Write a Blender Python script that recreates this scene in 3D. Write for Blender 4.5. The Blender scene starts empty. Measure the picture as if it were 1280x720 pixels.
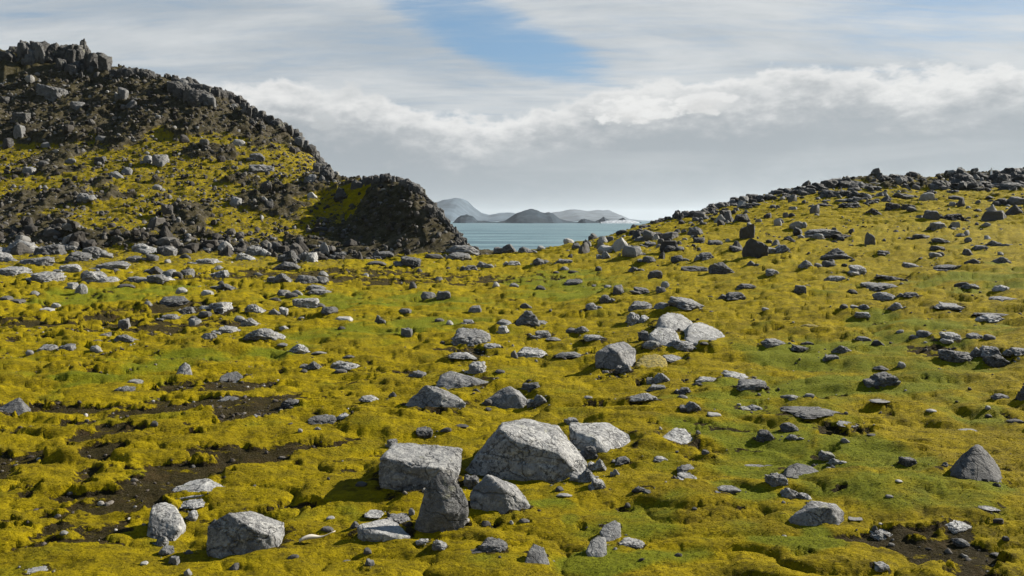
import bpy, math, random
import numpy as np
from mathutils import Vector

random.seed(7)
SC = bpy.context.scene
COL = SC.collection
R = math.radians

# ------------------------------------------------------------------ camera
ZC = 12.0                       # eye height above the sea
F = 995.6                       # focal length in photo pixels (28 mm lens)
PITCH = math.atan((360 - 275) / F)
cam = bpy.data.cameras.new('camera')
cam.lens = 28.0
cam.sensor_width = 36.0
cam.clip_start = 0.1
cam.clip_end = 80000
cam_o = bpy.data.objects.new('camera', cam)
COL.objects.link(cam_o)
cam_o.location = (0, 0, ZC)
cam_o.rotation_euler = (math.pi / 2 - PITCH, 0, 0)
SC.camera = cam_o

# ------------------------------------------------------------------ light
SUN_EL, SUN_AZ = R(29), R(63)   # azimuth clockwise from the view direction
sun = bpy.data.lights.new('sun', 'SUN')
sun.energy = 5.0
sun.angle = R(0.5)
sun.color = (1.0, 0.93, 0.82)
sun_o = bpy.data.objects.new('sun', sun)
COL.objects.link(sun_o)
sd = Vector((math.sin(SUN_AZ) * math.cos(SUN_EL), math.cos(SUN_AZ) * math.cos(SUN_EL), math.sin(SUN_EL)))
sun_o.rotation_euler = sd.to_track_quat('Z', 'Y').to_euler()
sun_o.location = (60, 30, 60)
SC.view_settings.view_transform = 'Standard'
SC.view_settings.look = 'None'
SC.view_settings.gamma = 1
SC.view_settings.exposure = 1.5
SC.view_settings.use_curve_mapping = False


# ------------------------------------------------------------------ node helper
class NT:
    def __init__(s, tree):
        s.t = tree
        s.n = tree.nodes
        s.l = tree.links

    def node(s, typ, **kw):
        n = s.n.new(typ)
        for k, v in kw.items():
            setattr(n, k, v)
        return n

    def link(s, a, b):
        s.l.new(a, b)

    def put(s, sock, v):
        if isinstance(v, bpy.types.NodeSocket):
            s.l.new(v, sock)
        elif isinstance(v, (tuple, list)) and len(v) == 3 and sock.type == 'RGBA':
            sock.default_value = (*v, 1)
        else:
            sock.default_value = v

    def math(s, op, a, b=0.0, c=0.0, clamp=False):
        n = s.node('ShaderNodeMath', operation=op, use_clamp=clamp)
        s.put(n.inputs[0], a)
        s.put(n.inputs[1], b)
        s.put(n.inputs[2], c)
        return n.outputs[0]

    def step(s, v, lo, hi):
        n = s.node('ShaderNodeMapRange', interpolation_type='SMOOTHSTEP')
        s.put(n.inputs[0], v)
        s.put(n.inputs[1], lo)
        s.put(n.inputs[2], hi)
        return n.outputs[0]

    def mix(s, f, a, b):
        n = s.node('ShaderNodeMix', data_type='RGBA')
        s.put(n.inputs[0], f)
        s.put(n.inputs[6], a)
        s.put(n.inputs[7], b)
        return n.outputs[2]

    def noise(s, vec, scale, detail=4, rough=0.55, dist=0.0):
        n = s.node('ShaderNodeTexNoise')
        if vec is not None:
            s.put(n.inputs['Vector'], vec)
        n.inputs['Scale'].default_value = scale
        n.inputs['Detail'].default_value = detail
        n.inputs['Roughness'].default_value = rough
        n.inputs['Distortion'].default_value = dist
        return n.outputs[0]

    def mapping(s, vec, scale=(1, 1, 1), loc=(0, 0, 0), rot=(0, 0, 0)):
        n = s.node('ShaderNodeMapping')
        s.put(n.inputs[0], vec)
        n.inputs[1].default_value = loc
        n.inputs[2].default_value = rot
        n.inputs[3].default_value = scale
        return n.outputs[0]

    def ramp(s, f, stops, interp='LINEAR', top=1.0):
        n = s.node('ShaderNodeValToRGB')
        cr = n.color_ramp
        cr.interpolation = interp
        while len(cr.elements) < len(stops):
            cr.elements.new(0.5)
        for e, (p, c) in zip(cr.elements, stops):
            e.position = p
            e.color = (*[v / top for v in c], 1)
        s.put(n.inputs[0], f)
        if top == 1.0:
            return n.outputs[0]
        m = s.node('ShaderNodeVectorMath', operation='SCALE')
        s.link(n.outputs[0], m.inputs[0])
        m.inputs['Scale'].default_value = top
        return m.outputs[0]

    def bump(s, h, strength, dist, normal=None):
        n = s.node('ShaderNodeBump')
        n.inputs['Strength'].default_value = strength
        n.inputs['Distance'].default_value = dist
        s.put(n.inputs['Height'], h)
        if normal is not None:
            s.put(n.inputs['Normal'], normal)
        return n.outputs[0]


# ------------------------------------------------------------------ sky
W = bpy.data.worlds.new('World')
SC.world = W
W.use_nodes = True
W.node_tree.nodes.clear()
k = NT(W.node_tree)
SKY_STRENGTH = 0.05
tc = k.node('ShaderNodeTexCoord').outputs['Generated']
sky = k.node('ShaderNodeTexSky', sky_type='NISHITA')
sky.sun_disc = False
sky.sun_elevation = SUN_EL
sky.sun_rotation = SUN_AZ
sky.altitude = 0
sky.air_density = 1.0
sky.dust_density = 0.6
sky.ozone_density = 2.0
sep = k.node('ShaderNodeSeparateXYZ')
k.link(tc, sep.inputs[0])
dx, dy, dz = sep.outputs
az = k.math('ARCTAN2', dx, dy)
el = k.math('ARCSINE', dz)
# direction seen as a flat cloud ceiling: streaks converge towards the horizon
ceil_d = k.math('MAXIMUM', k.math('ADD', dz, 0.12), 0.05)
comb = k.node('ShaderNodeCombineXYZ')
k.link(k.math('DIVIDE', dx, ceil_d), comb.inputs[0])
k.link(k.math('DIVIDE', dy, ceil_d), comb.inputs[1])
ceilv = comb.outputs[0]
streak = k.noise(k.mapping(ceilv, scale=(0.55, 1.5, 1), rot=(0, 0, R(22)), loc=(3.1, 1.7, 0)), 1.3, 9, 0.62, 0.35)
broad = k.noise(k.mapping(ceilv, scale=(0.45, 0.6, 1), loc=(0.6, 2.2, 0)), 0.8, 3, 0.5)
# the blue gap: an elongated opening in the veil, high ahead
u1 = k.math('ADD', k.math('MULTIPLY', k.math('ADD', az, 0.085), 0.90), k.math('MULTIPLY', k.math('ADD', el, -0.258), -0.43))
v1 = k.math('ADD', k.math('MULTIPLY', k.math('ADD', az, 0.085), 0.43), k.math('MULTIPLY', k.math('ADD', el, -0.258), 0.90))
g = k.math('ADD', k.math('POWER', k.math('ABSOLUTE', k.math('DIVIDE', u1, 0.21)), 2.0), k.math('POWER', k.math('ABSOLUTE', k.math('DIVIDE', v1, 0.034)), 2.0))
g = k.math('ADD', k.math('ADD', g, k.math('MULTIPLY', k.math('SUBTRACT', broad, 0.5), 1.0)), k.math('MULTIPLY', k.math('SUBTRACT', streak, 0.5), 3.0))
gap = k.math('SUBTRACT', 1.0, k.step(g, 0.0, 1.9))
u2 = k.math('DIVIDE', k.math('ADD', az, -0.56), 0.20)
v2 = k.math('DIVIDE', k.math('ADD', el, -0.225), 0.055)
gap2 = k.math('SUBTRACT', 1.0, k.step(k.math('ADD', k.math('MULTIPLY', u2, u2), k.math('MULTIPLY', v2, v2)), 0.0, 1.6))
veil = k.math('ADD', k.math('MULTIPLY', streak, 1.25), k.math('MULTIPLY', broad, 0.75))
veil = k.math('SUBTRACT', veil, k.math('MULTIPLY', gap, 0.66))
veil = k.math('SUBTRACT', veil, k.math('MULTIPLY', gap2, 0.36))
veil = k.math('SUBTRACT', veil, k.math('MULTIPLY', k.step(el, 0.33, 0.62), 0.85))     # the veil thins overhead
fil = k.noise(k.mapping(ceilv, scale=(0.5, 2.6, 1), rot=(0, 0, R(24)), loc=(1.1, 0.7, 0)), 5.5, 8, 0.68, 0.5)
veil = k.math('ADD', veil, k.math('MULTIPLY', k.math('SUBTRACT', fil, 0.5), 0.95))
veil_a = k.step(veil, 0.16, 1.08)
veil_c = k.mix(k.step(streak, 0.3, 0.72), (3.35, 3.75, 4.1), (5.3, 5.5, 5.6))
bluesky = k.mix(0.6, sky.outputs[0], (1.35, 2.6, 4.1))
base = k.mix(veil_a, bluesky, veil_c)
# the low bank: bright crest, grey body, paler towards the horizon
fc = k.node('ShaderNodeFloatCurve')
cv = fc.mapping.curves[0]
EDGE = [(-0.62, 0.135), (-0.34, 0.155), (-0.24, 0.161), (-0.16, 0.152), (-0.09, 0.131), (-0.02, 0.131), (0.05, 0.141), (0.12, 0.158),
        (0.22, 0.166), (0.32, 0.172), (0.38, 0.176), (0.45, 0.165), (0.52, 0.164), (0.58, 0.166)]
pts = [((a + 0.8) / 1.6, e * 4) for a, e in EDGE]
cv.points[0].location = (0, 0.5)
cv.points[1].location = (1, 0.62)
for p in pts:
    cv.points.new(*p)
fc.mapping.update()
k.put(fc.inputs['Value'], k.math('DIVIDE', k.math('ADD', az, 0.8), 1.6, clamp=True))
edge = k.math('DIVIDE', fc.outputs[0], 4.0)
lump = k.noise(k.mapping(tc, scale=(1, 1, 1.7)), 13, 8, 0.58, 0.2)
lump2 = k.noise(k.mapping(tc, scale=(1, 1, 2.2), loc=(5, 2, 1)), 34, 6, 0.6)
wob = k.math('ADD', k.math('MULTIPLY', k.math('SUBTRACT', lump, 0.5), 0.075), k.math('MULTIPLY', k.math('SUBTRACT', lump2, 0.5), 0.034))
depth = k.math('SUBTRACT', k.math('ADD', edge, wob), el)          # radians below the crest
bank_a = k.step(depth, -0.004, 0.009)
soft = k.noise(k.mapping(tc, scale=(0.7, 0.7, 5.0), loc=(1.3, 0.4, 2)), 5.0, 4, 0.5, 0.3)
body_t = k.math('ADD', depth, k.math('MULTIPLY', k.math('SUBTRACT', lump2, 0.5), 0.05))
body = k.ramp(k.math('DIVIDE', body_t, 0.2, clamp=True),
              [(0.0, (6.5, 6.5, 6.4)), (0.09, (5.9, 5.95, 5.9)), (0.22, (3.6, 3.8, 3.95)), (0.36, (2.62, 2.95, 3.2)), (0.62, (3.1, 3.42, 3.64)), (1.0, (3.9, 4.22, 4.38))], 'B_SPLINE', 8.0)
body = k.mix(k.math('MULTIPLY', k.step(soft, 0.5, 0.75), 0.6), body, (3.9, 4.15, 4.3))
allsky = k.mix(bank_a, base, body)
# two small puffs below the crest
def puff(col, a0, e0, wa, we, colr, amp=0.55):
    shade = k.step(k.math('ADD', k.math('DIVIDE', k.math('SUBTRACT', el, e0), we * 2.2), k.math('MULTIPLY', k.math('SUBTRACT', lump2, 0.5), 3.0)), -0.9, 0.35)
    colr = k.mix(shade, tuple(v * 0.72 for v in colr), colr)
    uu = k.math('DIVIDE', k.math('SUBTRACT', az, a0), wa)
    vv = k.math('DIVIDE', k.math('SUBTRACT', el, e0), we)
    q = k.math('ADD', k.math('ADD', k.math('MULTIPLY', uu, uu), k.math('MULTIPLY', vv, vv)), k.math('MULTIPLY', k.math('SUBTRACT', lump2, 0.5), -4.6))
    q = k.math('ADD', q, k.math('MULTIPLY', k.math('SUBTRACT', lump, 0.5), -2.2))
    a = k.math('SUBTRACT', 1.0, k.step(q, 0.25, 1.05))
    a = k.math('MULTIPLY', a, amp)
    return k.mix(a, col, colr)
allsky = puff(allsky, 0.155, 0.133, 0.050, 0.017, (6.6, 6.6, 6.5), 0.9)
allsky = puff(allsky, 0.235, 0.139, 0.035, 0.013, (6.4, 6.4, 6.3), 0.8)
allsky = puff(allsky, -0.228, 0.118, 0.018, 0.012, (4.2, 4.4, 4.5), 0.8)
bg = k.node('ShaderNodeBackground')
dim = k.node('ShaderNodeVectorMath', operation='SCALE')
k.link(allsky, dim.inputs[0])
dim.inputs['Scale'].default_value = 0.90
k.link(dim.outputs[0], bg.inputs[0])
bg.inputs[1].default_value = SKY_STRENGTH
out = k.node('ShaderNodeOutputWorld')
k.link(bg.outputs[0], out.inputs[0])


# ------------------------------------------------------------------ numpy noise
def _hash(ix, iy, iz, seed):
    h = (ix.astype(np.uint32) * np.uint32(374761393) + iy.astype(np.uint32) * np.uint32(668265263)
         + iz.astype(np.uint32) * np.uint32(2147483647) + np.uint32(seed * 974711 + 12345))
    h ^= h >> np.uint32(13)
    h *= np.uint32(1274126177)
    h ^= h >> np.uint32(16)
    h *= np.uint32(2246822519)
    h ^= h >> np.uint32(13)
    return h


def vnoise(x, y, z=None, seed=0):
    """value noise in -1..1 (quintic), 2-D or 3-D"""
    fx, fy = np.floor(x), np.floor(y)
    ix, iy = fx.astype(np.int64), fy.astype(np.int64)
    tx, ty = x - fx, y - fy
    tx = tx * tx * tx * (tx * (tx * 6 - 15) + 10)
    ty = ty * ty * ty * (ty * (ty * 6 - 15) + 10)
    if z is None:
        zs, tz = [np.zeros_like(ix)], None
    else:
        fz = np.floor(z)
        iz = fz.astype(np.int64)
        tz = z - fz
        tz = tz * tz * (3 - 2 * tz)
        zs = [iz, iz + 1]
    lay = []
    for zz in zs:
        v = [[_hash(ix + a, iy + b, zz, seed).astype(np.float64) / 2147483648.0 - 1 for b in (0, 1)] for a in (0, 1)]
        a = v[0][0] * (1 - tx) + v[1][0] * tx
        b = v[0][1] * (1 - tx) + v[1][1] * tx
        lay.append(a * (1 - ty) + b * ty)
    return lay[0] if tz is None else lay[0] * (1 - tz) + lay[1] * tz


def fbm(x, y, z=None, octv=4, seed=0, gain=0.5):
    s, a, n = 0, 1.0, 0
    for o in range(octv):
        q = 2.03 ** o
        c, d = math.cos(o * 0.7), math.sin(o * 0.7)
        xr, yr = x * c - y * d, x * d + y * c
        s = s + a * vnoise(xr * q, yr * q, None if z is None else z * q, seed + o * 17)
        n += a
        a *= gain
    return s / n


def sstep(v, lo, hi):
    t = np.clip((v - lo) / (hi - lo), 0, 1)
    return t * t * (3 - 2 * t)


# ------------------------------------------------------------------ lie of the land
# bearings are given by the photo column at which they are seen; for each, ground level is listed as (distance ahead, row)
PLAIN = [(4, 872), (5.2, 734), (7, 616), (10, 514), (15, 434), (22, 384), (32, 350), (40, 335)]
T = {
    -700: PLAIN + [(44, 320), (48, 285), (60, 210), (70, 120), (80, 20), (90, -60), (100, -60), (160, 200), (240, 600)],
    -200: PLAIN + [(46, 322), (50, 290), (70, 205), (80, 150), (92, 70), (96, 50), (100, 48), (140, 240), (240, 600)],
    0: PLAIN + [(48, 319), (52, 290), (75, 190), (86, 125), (93, 80), (96, 66), (101, 64), (140, 250), (240, 600)],
    60: PLAIN + [(48, 320), (52, 291), (75, 190), (86, 125), (93, 84), (96, 72), (101, 72), (140, 260), (240, 600)],
    130: PLAIN + [(48, 320), (52, 292), (74, 190), (85, 130), (92, 92), (95, 84), (99, 86), (140, 280), (240, 600)],
    180: PLAIN + [(48, 320), (52, 293), (73, 192), (84, 130), (90, 100), (93, 93), (97, 96), (130, 280), (240, 600)],
    250: PLAIN + [(49, 321), (53, 296), (71, 200), (82, 140), (87, 115), (90, 108), (94, 112), (130, 300), (240, 600)],
    330: PLAIN + [(49, 323), (53, 302), (67, 225), (77, 180), (82, 154), (85, 147), (89, 152), (120, 330), (240, 650)],
    385: PLAIN + [(50, 325), (54, 304), (65, 228), (74, 205), (80, 190), (83, 184), (86, 192), (115, 360), (240, 650)],
    410: PLAIN + [(50, 326), (54, 305), (61, 262), (65, 229), (73, 226), (78, 217), (81, 212), (84, 222), (110, 380), (240, 650)],
    424: PLAIN + [(50, 326), (54, 305), (59, 265), (63, 233), (66, 226), (70, 229), (84, 290), (110, 420), (240, 650)],
    450: PLAIN + [(50, 326), (54, 300), (58, 262), (61, 232), (63, 225), (66, 227), (80, 330), (110, 450), (240, 650)],
    480: PLAIN + [(50, 326), (52, 315), (56, 270), (58.5, 238), (60, 224), (62, 224), (66, 244), (80, 350), (110, 480), (240, 650)],
    520: PLAIN + [(49.5, 325), (51.5, 312), (54, 275), (56, 244), (57.5, 231), (59, 231), (64, 274), (80, 390), (110, 500), (240, 650)],
    545: PLAIN + [(50, 322), (52, 308), (54, 277), (55.5, 258), (57, 260), (62, 314), (80, 430), (110, 520), (240, 650)],
    570: PLAIN + [(50, 322), (52.5, 303), (54, 288), (55, 288), (60, 345), (80, 450), (110, 530), (240, 650)],
    592: PLAIN + [(50, 323), (53, 316), (54.5, 317), (60, 362), (80, 470), (110, 540), (240, 650)],
    620: PLAIN + [(48, 322), (55, 317), (58, 317), (64, 350), (80, 480), (110, 560), (240, 650)],
    680: PLAIN[:-2] + [(32, 347), (40, 331), (48, 320), (55, 314.5), (58, 314.5), (64, 350), (80, 480), (110, 560), (240, 650)],
    740: PLAIN[:5] + [(22, 380), (30, 350), (40, 324), (50, 308), (55, 303), (59, 303), (66, 350), (82, 480), (110, 560), (240, 650)],
    800: [(4, 870), (5.2, 732), (7, 615), (10, 511), (15, 428), (22, 373), (30, 343), (40, 314), (50, 294), (58, 284), (61, 283), (70, 330), (85, 450), (110, 560), (240, 650)],
    870: [(4, 870), (5.2, 732), (7, 614), (10, 510), (15, 424), (22, 367), (30, 335), (40, 305), (50, 283), (61, 268), (65, 267), (75, 310), (90, 420), (120, 560), (240, 650)],
    950: [(4, 870), (5.2, 731), (7, 612), (10, 508), (15, 420), (22, 361), (30, 328), (40, 297), (50, 273), (60, 255), (67, 247), (70, 247), (80, 290), (95, 400), (120, 560), (240, 650)],
    1050: [(4, 868), (5.2, 729), (7, 608), (10, 503), (15, 413), (22, 355), (30, 321), (40, 290), (50, 265), (60, 245), (69, 231), (73, 228), (76, 230), (90, 300), (130, 560), (240, 650)],
    1150: [(4, 866), (5.2, 727), (7, 605), (10, 499), (15, 407), (22, 350), (30, 315), (40, 284), (50, 260), (62, 238), (72, 226), (75, 225), (80, 235), (95, 310), (130, 560), (240, 650)],
    1280: [(4, 864), (5.2, 724), (7, 600), (10, 491), (15, 397), (22, 340), (30, 306), (40, 277), (50, 255), (62, 234), (74, 222), (77, 221), (84, 240), (100, 330), (140, 560), (240, 650)],
    1700: [(4, 850), (5.2, 705), (7, 575), (10, 465), (15, 365), (22, 305), (30, 270), (40, 240), (50, 215), (62, 190), (76, 170), (84, 170), (95, 220), (150, 560), (240, 650)],
    2200: [(4, 850), (5.2, 695), (7, 560), (10, 440), (15, 335), (22, 275), (30, 240), (40, 205), (50, 180), (62, 150), (76, 130), (84, 135), (95, 190), (150, 560), (240, 650)],
}
CP, SP = math.cos(PITCH), math.sin(PITCH)


def ray(px, py):
    """direction of a photo point, scaled to one metre ahead"""
    a, b = (px - 640) / F, (360 - py) / F
    y = CP + b * SP
    return a / y, (-SP + b * CP) / y      # x per metre ahead, z per metre ahead


NP_, NL = 700, 520
gpx = np.linspace(-700, 2200, NP_)
gly = np.linspace(math.log(3.0), math.log(240), NL)
keys = sorted(T)
tab = []
for kx in keys:
    p = np.array(T[kx], float)
    rr = np.interp(gly, np.log(p[:, 0]), p[:, 1])
    zz = np.array([ray(640, r)[1] for r in rr]) * np.exp(gly)
    tab.append(zz)
tab = np.array(tab)
GZ = np.array([np.interp(gpx, keys, tab[:, j]) for j in range(NL)]).T     # [px, log y]


def gsm(a, s, ax):
    n = int(3 * s) + 1
    kk = np.exp(-0.5 * (np.arange(-n, n + 1) / s) ** 2)
    kk /= kk.sum()
    b = np.pad(a, [(n, n) if i == ax else (0, 0) for i in range(2)], mode='edge')
    return sum(kk[i] * np.take(b, range(i, i + a.shape[ax]), axis=ax) for i in range(2 * n + 1))


GZ = gsm(gsm(GZ, 2.2, 0), 2.2, 1)
UP = (gpx - 640) / F


def base_z(x, y):
    """smooth ground level relative to the eye, world x / y"""
    x, y = np.asarray(x, float), np.asarray(y, float)
    r = np.hypot(x, y)
    th = np.arctan2(x, y)
    thc = np.clip(th, -0.93, 0.997)
    ye = np.clip(r * np.cos(thc), 3.0, 239)
    i = np.clip((np.tan(thc) * F + 640 - gpx[0]) / (gpx[1] - gpx[0]), 0, NP_ - 1.001)
    j = np.clip((np.log(ye) - gly[0]) / (gly[1] - gly[0]), 0, NL - 1.001)
    i0, j0 = i.astype(int), j.astype(int)
    fi, fj = i - i0, j - j0
    z = (GZ[i0, j0] * (1 - fi) + GZ[i0 + 1, j0] * fi) * (1 - fj) + (GZ[i0, j0 + 1] * (1 - fi) + GZ[i0 + 1, j0 + 1] * fi) * fj
    w = sstep(np.abs(th), 1.1, 2.0)
    flat = -2.4 - 0.045 * np.maximum(r - 6, 0) * sstep(r, 6, 60)
    return z * (1 - w) + flat * w


# polar-graded sheet: fine where one stands, coarse far off
dense = np.linspace(R(-36.5), R(36.5), 800)
side = R(36.5) + (math.pi - R(36.5)) * (np.linspace(0, 1, 60)[1:]) ** 1.4
TH = np.concatenate([-side[::-1][:-1] if False else -side[::-1][1:], dense, side])   # last ring closes on the first
rr_ = np.linspace(2.6, 240, 60000)
dens = 26.0 / rr_ ** 2 * 22 + 26.0 / rr_ + np.where((rr_ > 46) & (rr_ < 105), 2.6, 0.0)
cum = np.cumsum(dens)
cum = (cum - cum[0]) / (cum[-1] - cum[0])
RAD = np.interp(np.linspace(0, 1, 780), cum, rr_)
RAD = np.concatenate([np.array([0.5, 1.2, 1.9]), RAD])
NT_, NR = len(TH), len(RAD)
GX = RAD[None, :] * np.sin(TH)[:, None]
GY = RAD[None, :] * np.cos(TH)[:, None]
B = base_z(GX, GY)


def at_base(px, py):
    """where a photo point meets the smooth ground -> world x, y"""
    ys = np.exp(np.linspace(math.log(3.5), math.log(110), 900))
    kx, kz = ray(px, py)
    zz = base_z(kx * ys, ys)
    hit = np.nonzero(zz >= kz * ys)[0]
    if len(hit):
        i = hit[0]
    else:
        i = int(np.argmax(zz / ys))
    return kx * ys[i], ys[i]


def row_span(px, py, n):
    y1 = at_base(px, py + n / 2)[1]
    y0 = at_base(px, py - n / 2)[1]
    return max(0.08, y0 - y1)


def patches(lst, warp=0.35):
    """mask 0..1 from elongated ground patches: (col, row, col, row, half height in rows)"""
    m = np.zeros_like(GX)
    wx = GX + warp * fbm(GX * 1.1, GY * 1.1, octv=3, seed=51) * (0.4 + RAD / 14)
    wy = GY + warp * 1.6 * fbm(GX * 1.1, GY * 1.1, octv=3, seed=57) * (0.4 + RAD / 14)
    for (x1, y1, x2, y2, hw) in lst:
        a = np.array(at_base(x1, y1))
        b = np.array(at_base(x2, y2))
        w = row_span((x1 + x2) / 2, (y1 + y2) / 2, hw * 2) / 2
        d = b - a
        L2 = max(d.dot(d), 1e-6)
        t = np.clip(((wx - a[0]) * d[0] + (wy - a[1]) * d[1]) / L2, 0, 1)
        dist = np.hypot(wx - a[0] - t * d[0], wy - a[1] - t * d[1])
        m = np.maximum(m, 1 - sstep(dist, w * 0.45, w * 1.5))
    return m


SOIL = [(-40, 672, 60, 645, 20), (40, 650, 130, 655, 24), (80, 630, 150, 620, 18), (150, 615, 230, 605, 14), (165, 640, 200, 605, 14), (210, 590, 330, 570, 13),
        (30, 575, 90, 565, 11), (-20, 590, 40, 578, 10), (100, 600, 130, 575, 7), (130, 560, 160, 545, 8), (180, 560, 240, 545, 7), (60, 510, 190, 508, 11), (190, 500, 330, 510, 10), (300, 520, 380, 500, 10),
        (240, 480, 300, 486, 7), (60, 405, 150, 400, 9), (150, 415, 230, 412, 10), (80, 530, 130, 540, 5), (345, 572, 440, 556, 6), (430, 475, 500, 470, 6), (330, 500, 370, 510, 8),
        (550, 354, 650, 350, 5), (480, 352, 540, 345, 5), (710, 470, 800, 474, 5), (1120, 690, 1190, 700, 26), (1090, 716, 1160, 716, 14), (1000, 535, 1040, 545, 8), (1010, 492, 1070, 500, 7),
        (560, 440, 600, 446, 5), (400, 348, 460, 340, 6), (300, 345, 360, 340, 5), (870, 530, 900, 540, 5), (1150, 437, 1180, 444, 6), (0, 402, 30, 405, 6), (210, 385, 260, 392, 5), (750, 640, 770, 645, 4)]
GREEN = [(960, 505, 1120, 470, 26), (1000, 440, 1060, 436, 16), (1110, 418, 1160, 424, 8), (960, 590, 900, 560, 16), (1080, 625, 1180, 640, 28), (1200, 625, 1270, 625, 18), (880, 530, 960, 540, 16),
         (840, 500, 900, 510, 12), (1030, 580, 1090, 560, 20), (420, 425, 560, 408, 8), (200, 458, 340, 442, 10), (110, 478, 190, 470, 8), (120, 372, 170, 365, 8), (1210, 350, 1280, 346, 9),
         (720, 370, 690, 345, 7), (1180, 362, 1210, 360, 6), (740, 655, 790, 660, 14), (820, 660, 870, 640, 14), (735, 700, 790, 712, 16), (1260, 500, 1200, 510, 10), (1100, 400, 1200, 408, 7),
         (430, 375, 540, 380, 8), (660, 640, 720, 650, 6), (900, 610, 960, 630, 12), (980, 700, 1050, 690, 12), (860, 700, 800, 716, 10)]
PX = np.tan(np.clip(TH, -0.9, 0.9))[:, None] * F + 640 + 0 * GX      # bearing of each vertex
YD = GY
n_lo = fbm(GX * 0.33, GY * 0.33, octv=3, seed=3)
n_md = fbm(GX * 1.3, GY * 1.3, octv=3, seed=11)
n_hi = fbm(GX * 5.0, GY * 5.0, octv=4, seed=23)
soil = patches(SOIL)
soil_n = fbm(GX * 1.9, GY * 3.4, octv=5, seed=31)
front = (YD > 0.3 * np.abs(GX))
left_f = sstep(-GX / np.maximum(YD, 1), -0.05, 0.55) * (YD < 46)
soil_b = fbm(GX * 5.5, GY * 9.0, octv=4, seed=37)
soil = sstep(soil * 0.95 + soil_n * 1.25 + 0.55 * soil_b + 0.22 * left_f + 0.18 * n_md * left_f, 0.45, 1.12) * 0.8
green = patches(GREEN, 0.5)
green = sstep(green * 0.85 + fbm(GX * 1.4, GY * 2.0, octv=4, seed=41) * 0.9 + 0.25 * n_hi, 0.15, 1.05)
# stony ground: the upper hill, the knoll, the ridge on the right
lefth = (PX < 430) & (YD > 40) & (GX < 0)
up = sstep(B + 2.5 * n_lo + 1.6 * n_md, 5.2, 8.6) * lefth
kn = sstep(PX, 330, 470) * (1 - sstep(PX, 600, 640)) * sstep(YD + 1.5 * n_md, 49.5, 51.5) * (YD < 75)
knm = np.exp(-((PX - 425) / 55) ** 2 - ((YD - 62) / 5) ** 2)         # the mossy saddle left of the knoll
kn = kn * (1 - 0.95 * sstep(knm + 0.35 * n_md, 0.35, 0.6))
footb = np.exp(-((YD - 50.5 + 1.0 * n_md) / 1.9) ** 2) * (PX < 470) * (GX < 0)
slopeb = sstep(0.12 + fbm(GX * 0.22, GY * 0.25, octv=4, seed=77) + 0.15 * np.exp(-((PX - 330) / 90) ** 2), 0.0, 0.4) * (GX < -12) * (YD > 52) * (YD < 78) * 0.85
rid = sstep(B - (0.9 + 1.2 * n_lo + 1.2 * n_md), 0.0, 2.6) * (GX > 8) * 0.85 * sstep(fbm(GX * 0.45, GY * 0.45, octv=4, seed=79), -0.2, 0.25)
dirt_and_shade = 0.40 * lefth + 0.24 * (GX > 3) * sstep(YD, 15, 45)  # brown specks of dirt; on the left hill strengthened to paint in cloud shade
rocky_and_shade = np.clip(np.maximum.reduce([up, kn, footb * 0.9, slopeb, rid, dirt_and_shade]), 0, 1)
far = sstep(RAD, 45, 60)[None, :]
# relief
moss = (1 - sstep(soil, 0.2, 0.7)) * (1 - 0.8 * rocky_and_shade)
cush = np.sqrt(np.abs(fbm(GX * 1.25 + 0.7 * n_md, GY * 3.3 + 0.8 * n_md + 0.4 * GX, octv=1, seed=61)) + 0.004)
cush2 = np.sqrt(np.abs(fbm(GX * 6.0 + 0.3 * n_hi, GY * 9.0, octv=2, seed=67)) + 0.004)
H = (0.15 * n_lo + 0.085 * n_md) * sstep(RAD, 3, 9)[None, :]
nearf = sstep(RAD, 6, 22)[None, :]
hum = (0.105 + 0.015 * nearf) * (cush - 0.45) + (0.024 + 0.002 * nearf) * (cush2 - 0.45)
hum = hum * (1 - 0.6 * green) + 0.008 * n_hi + 0.007 * fbm(GX * 13.0, GY * 15.0, octv=3, seed=71) * (1 - sstep(RAD, 14, 24))[None, :]
bank = np.sqrt(np.abs(fbm(GX * 0.5 + 0.4 * n_md, GY * 1.7 + 0.3 * GX + 0.5 * n_md, octv=2, seed=63)) + 0.004)
hum = hum + 0.12 * (bank - 0.45) * sstep(RAD, 7, 16)[None, :]
H = H + moss * (hum + 0.035) * (0.8 + RAD / 60)[None, :]
H = H + soil * (0.03 * n_hi + 0.012 * fbm(GX * 16.0, GY * 16.0, octv=2, seed=73))
def ridged(x, y, o, seed):
    return 1 - 2 * np.abs(fbm(x, y, octv=o, seed=seed))
crag = 0.55 * ridged(GX * 0.28, GY * 0.28, 4, 91) + 0.4 * ridged(GX * 0.8, GY * 0.8, 4, 95) + 0.25 * fbm(GX * 2.2, GY * 2.2, octv=3, seed=97)
H = H + np.maximum(0, rocky_and_shade - 0.2) / 0.8 * far * crag * (0.95 - 0.3 * (PX > 424) * (PX < 640) * (GX < 2))
ZG = B + H
ZG[:, :3] = B[:, :3]
ELV = ZG / YD.clip(0.5)                       # tangent of elevation per metre ahead


def height(x, y):
    th = math.atan2(x, y)
    i = np.clip(np.interp(th, TH, np.arange(NT_)), 0, NT_ - 1.001)
    j = np.clip(np.interp(math.hypot(x, y), RAD, np.arange(NR)), 0, NR - 1.001)
    i0, j0 = int(i), int(j)
    fi, fj = i - i0, j - j0
    return float((ZG[i0, j0] * (1 - fi) + ZG[i0 + 1, j0] * fi) * (1 - fj) + (ZG[i0, j0 + 1] * (1 - fi) + ZG[i0 + 1, j0 + 1] * fi) * fj)


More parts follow.
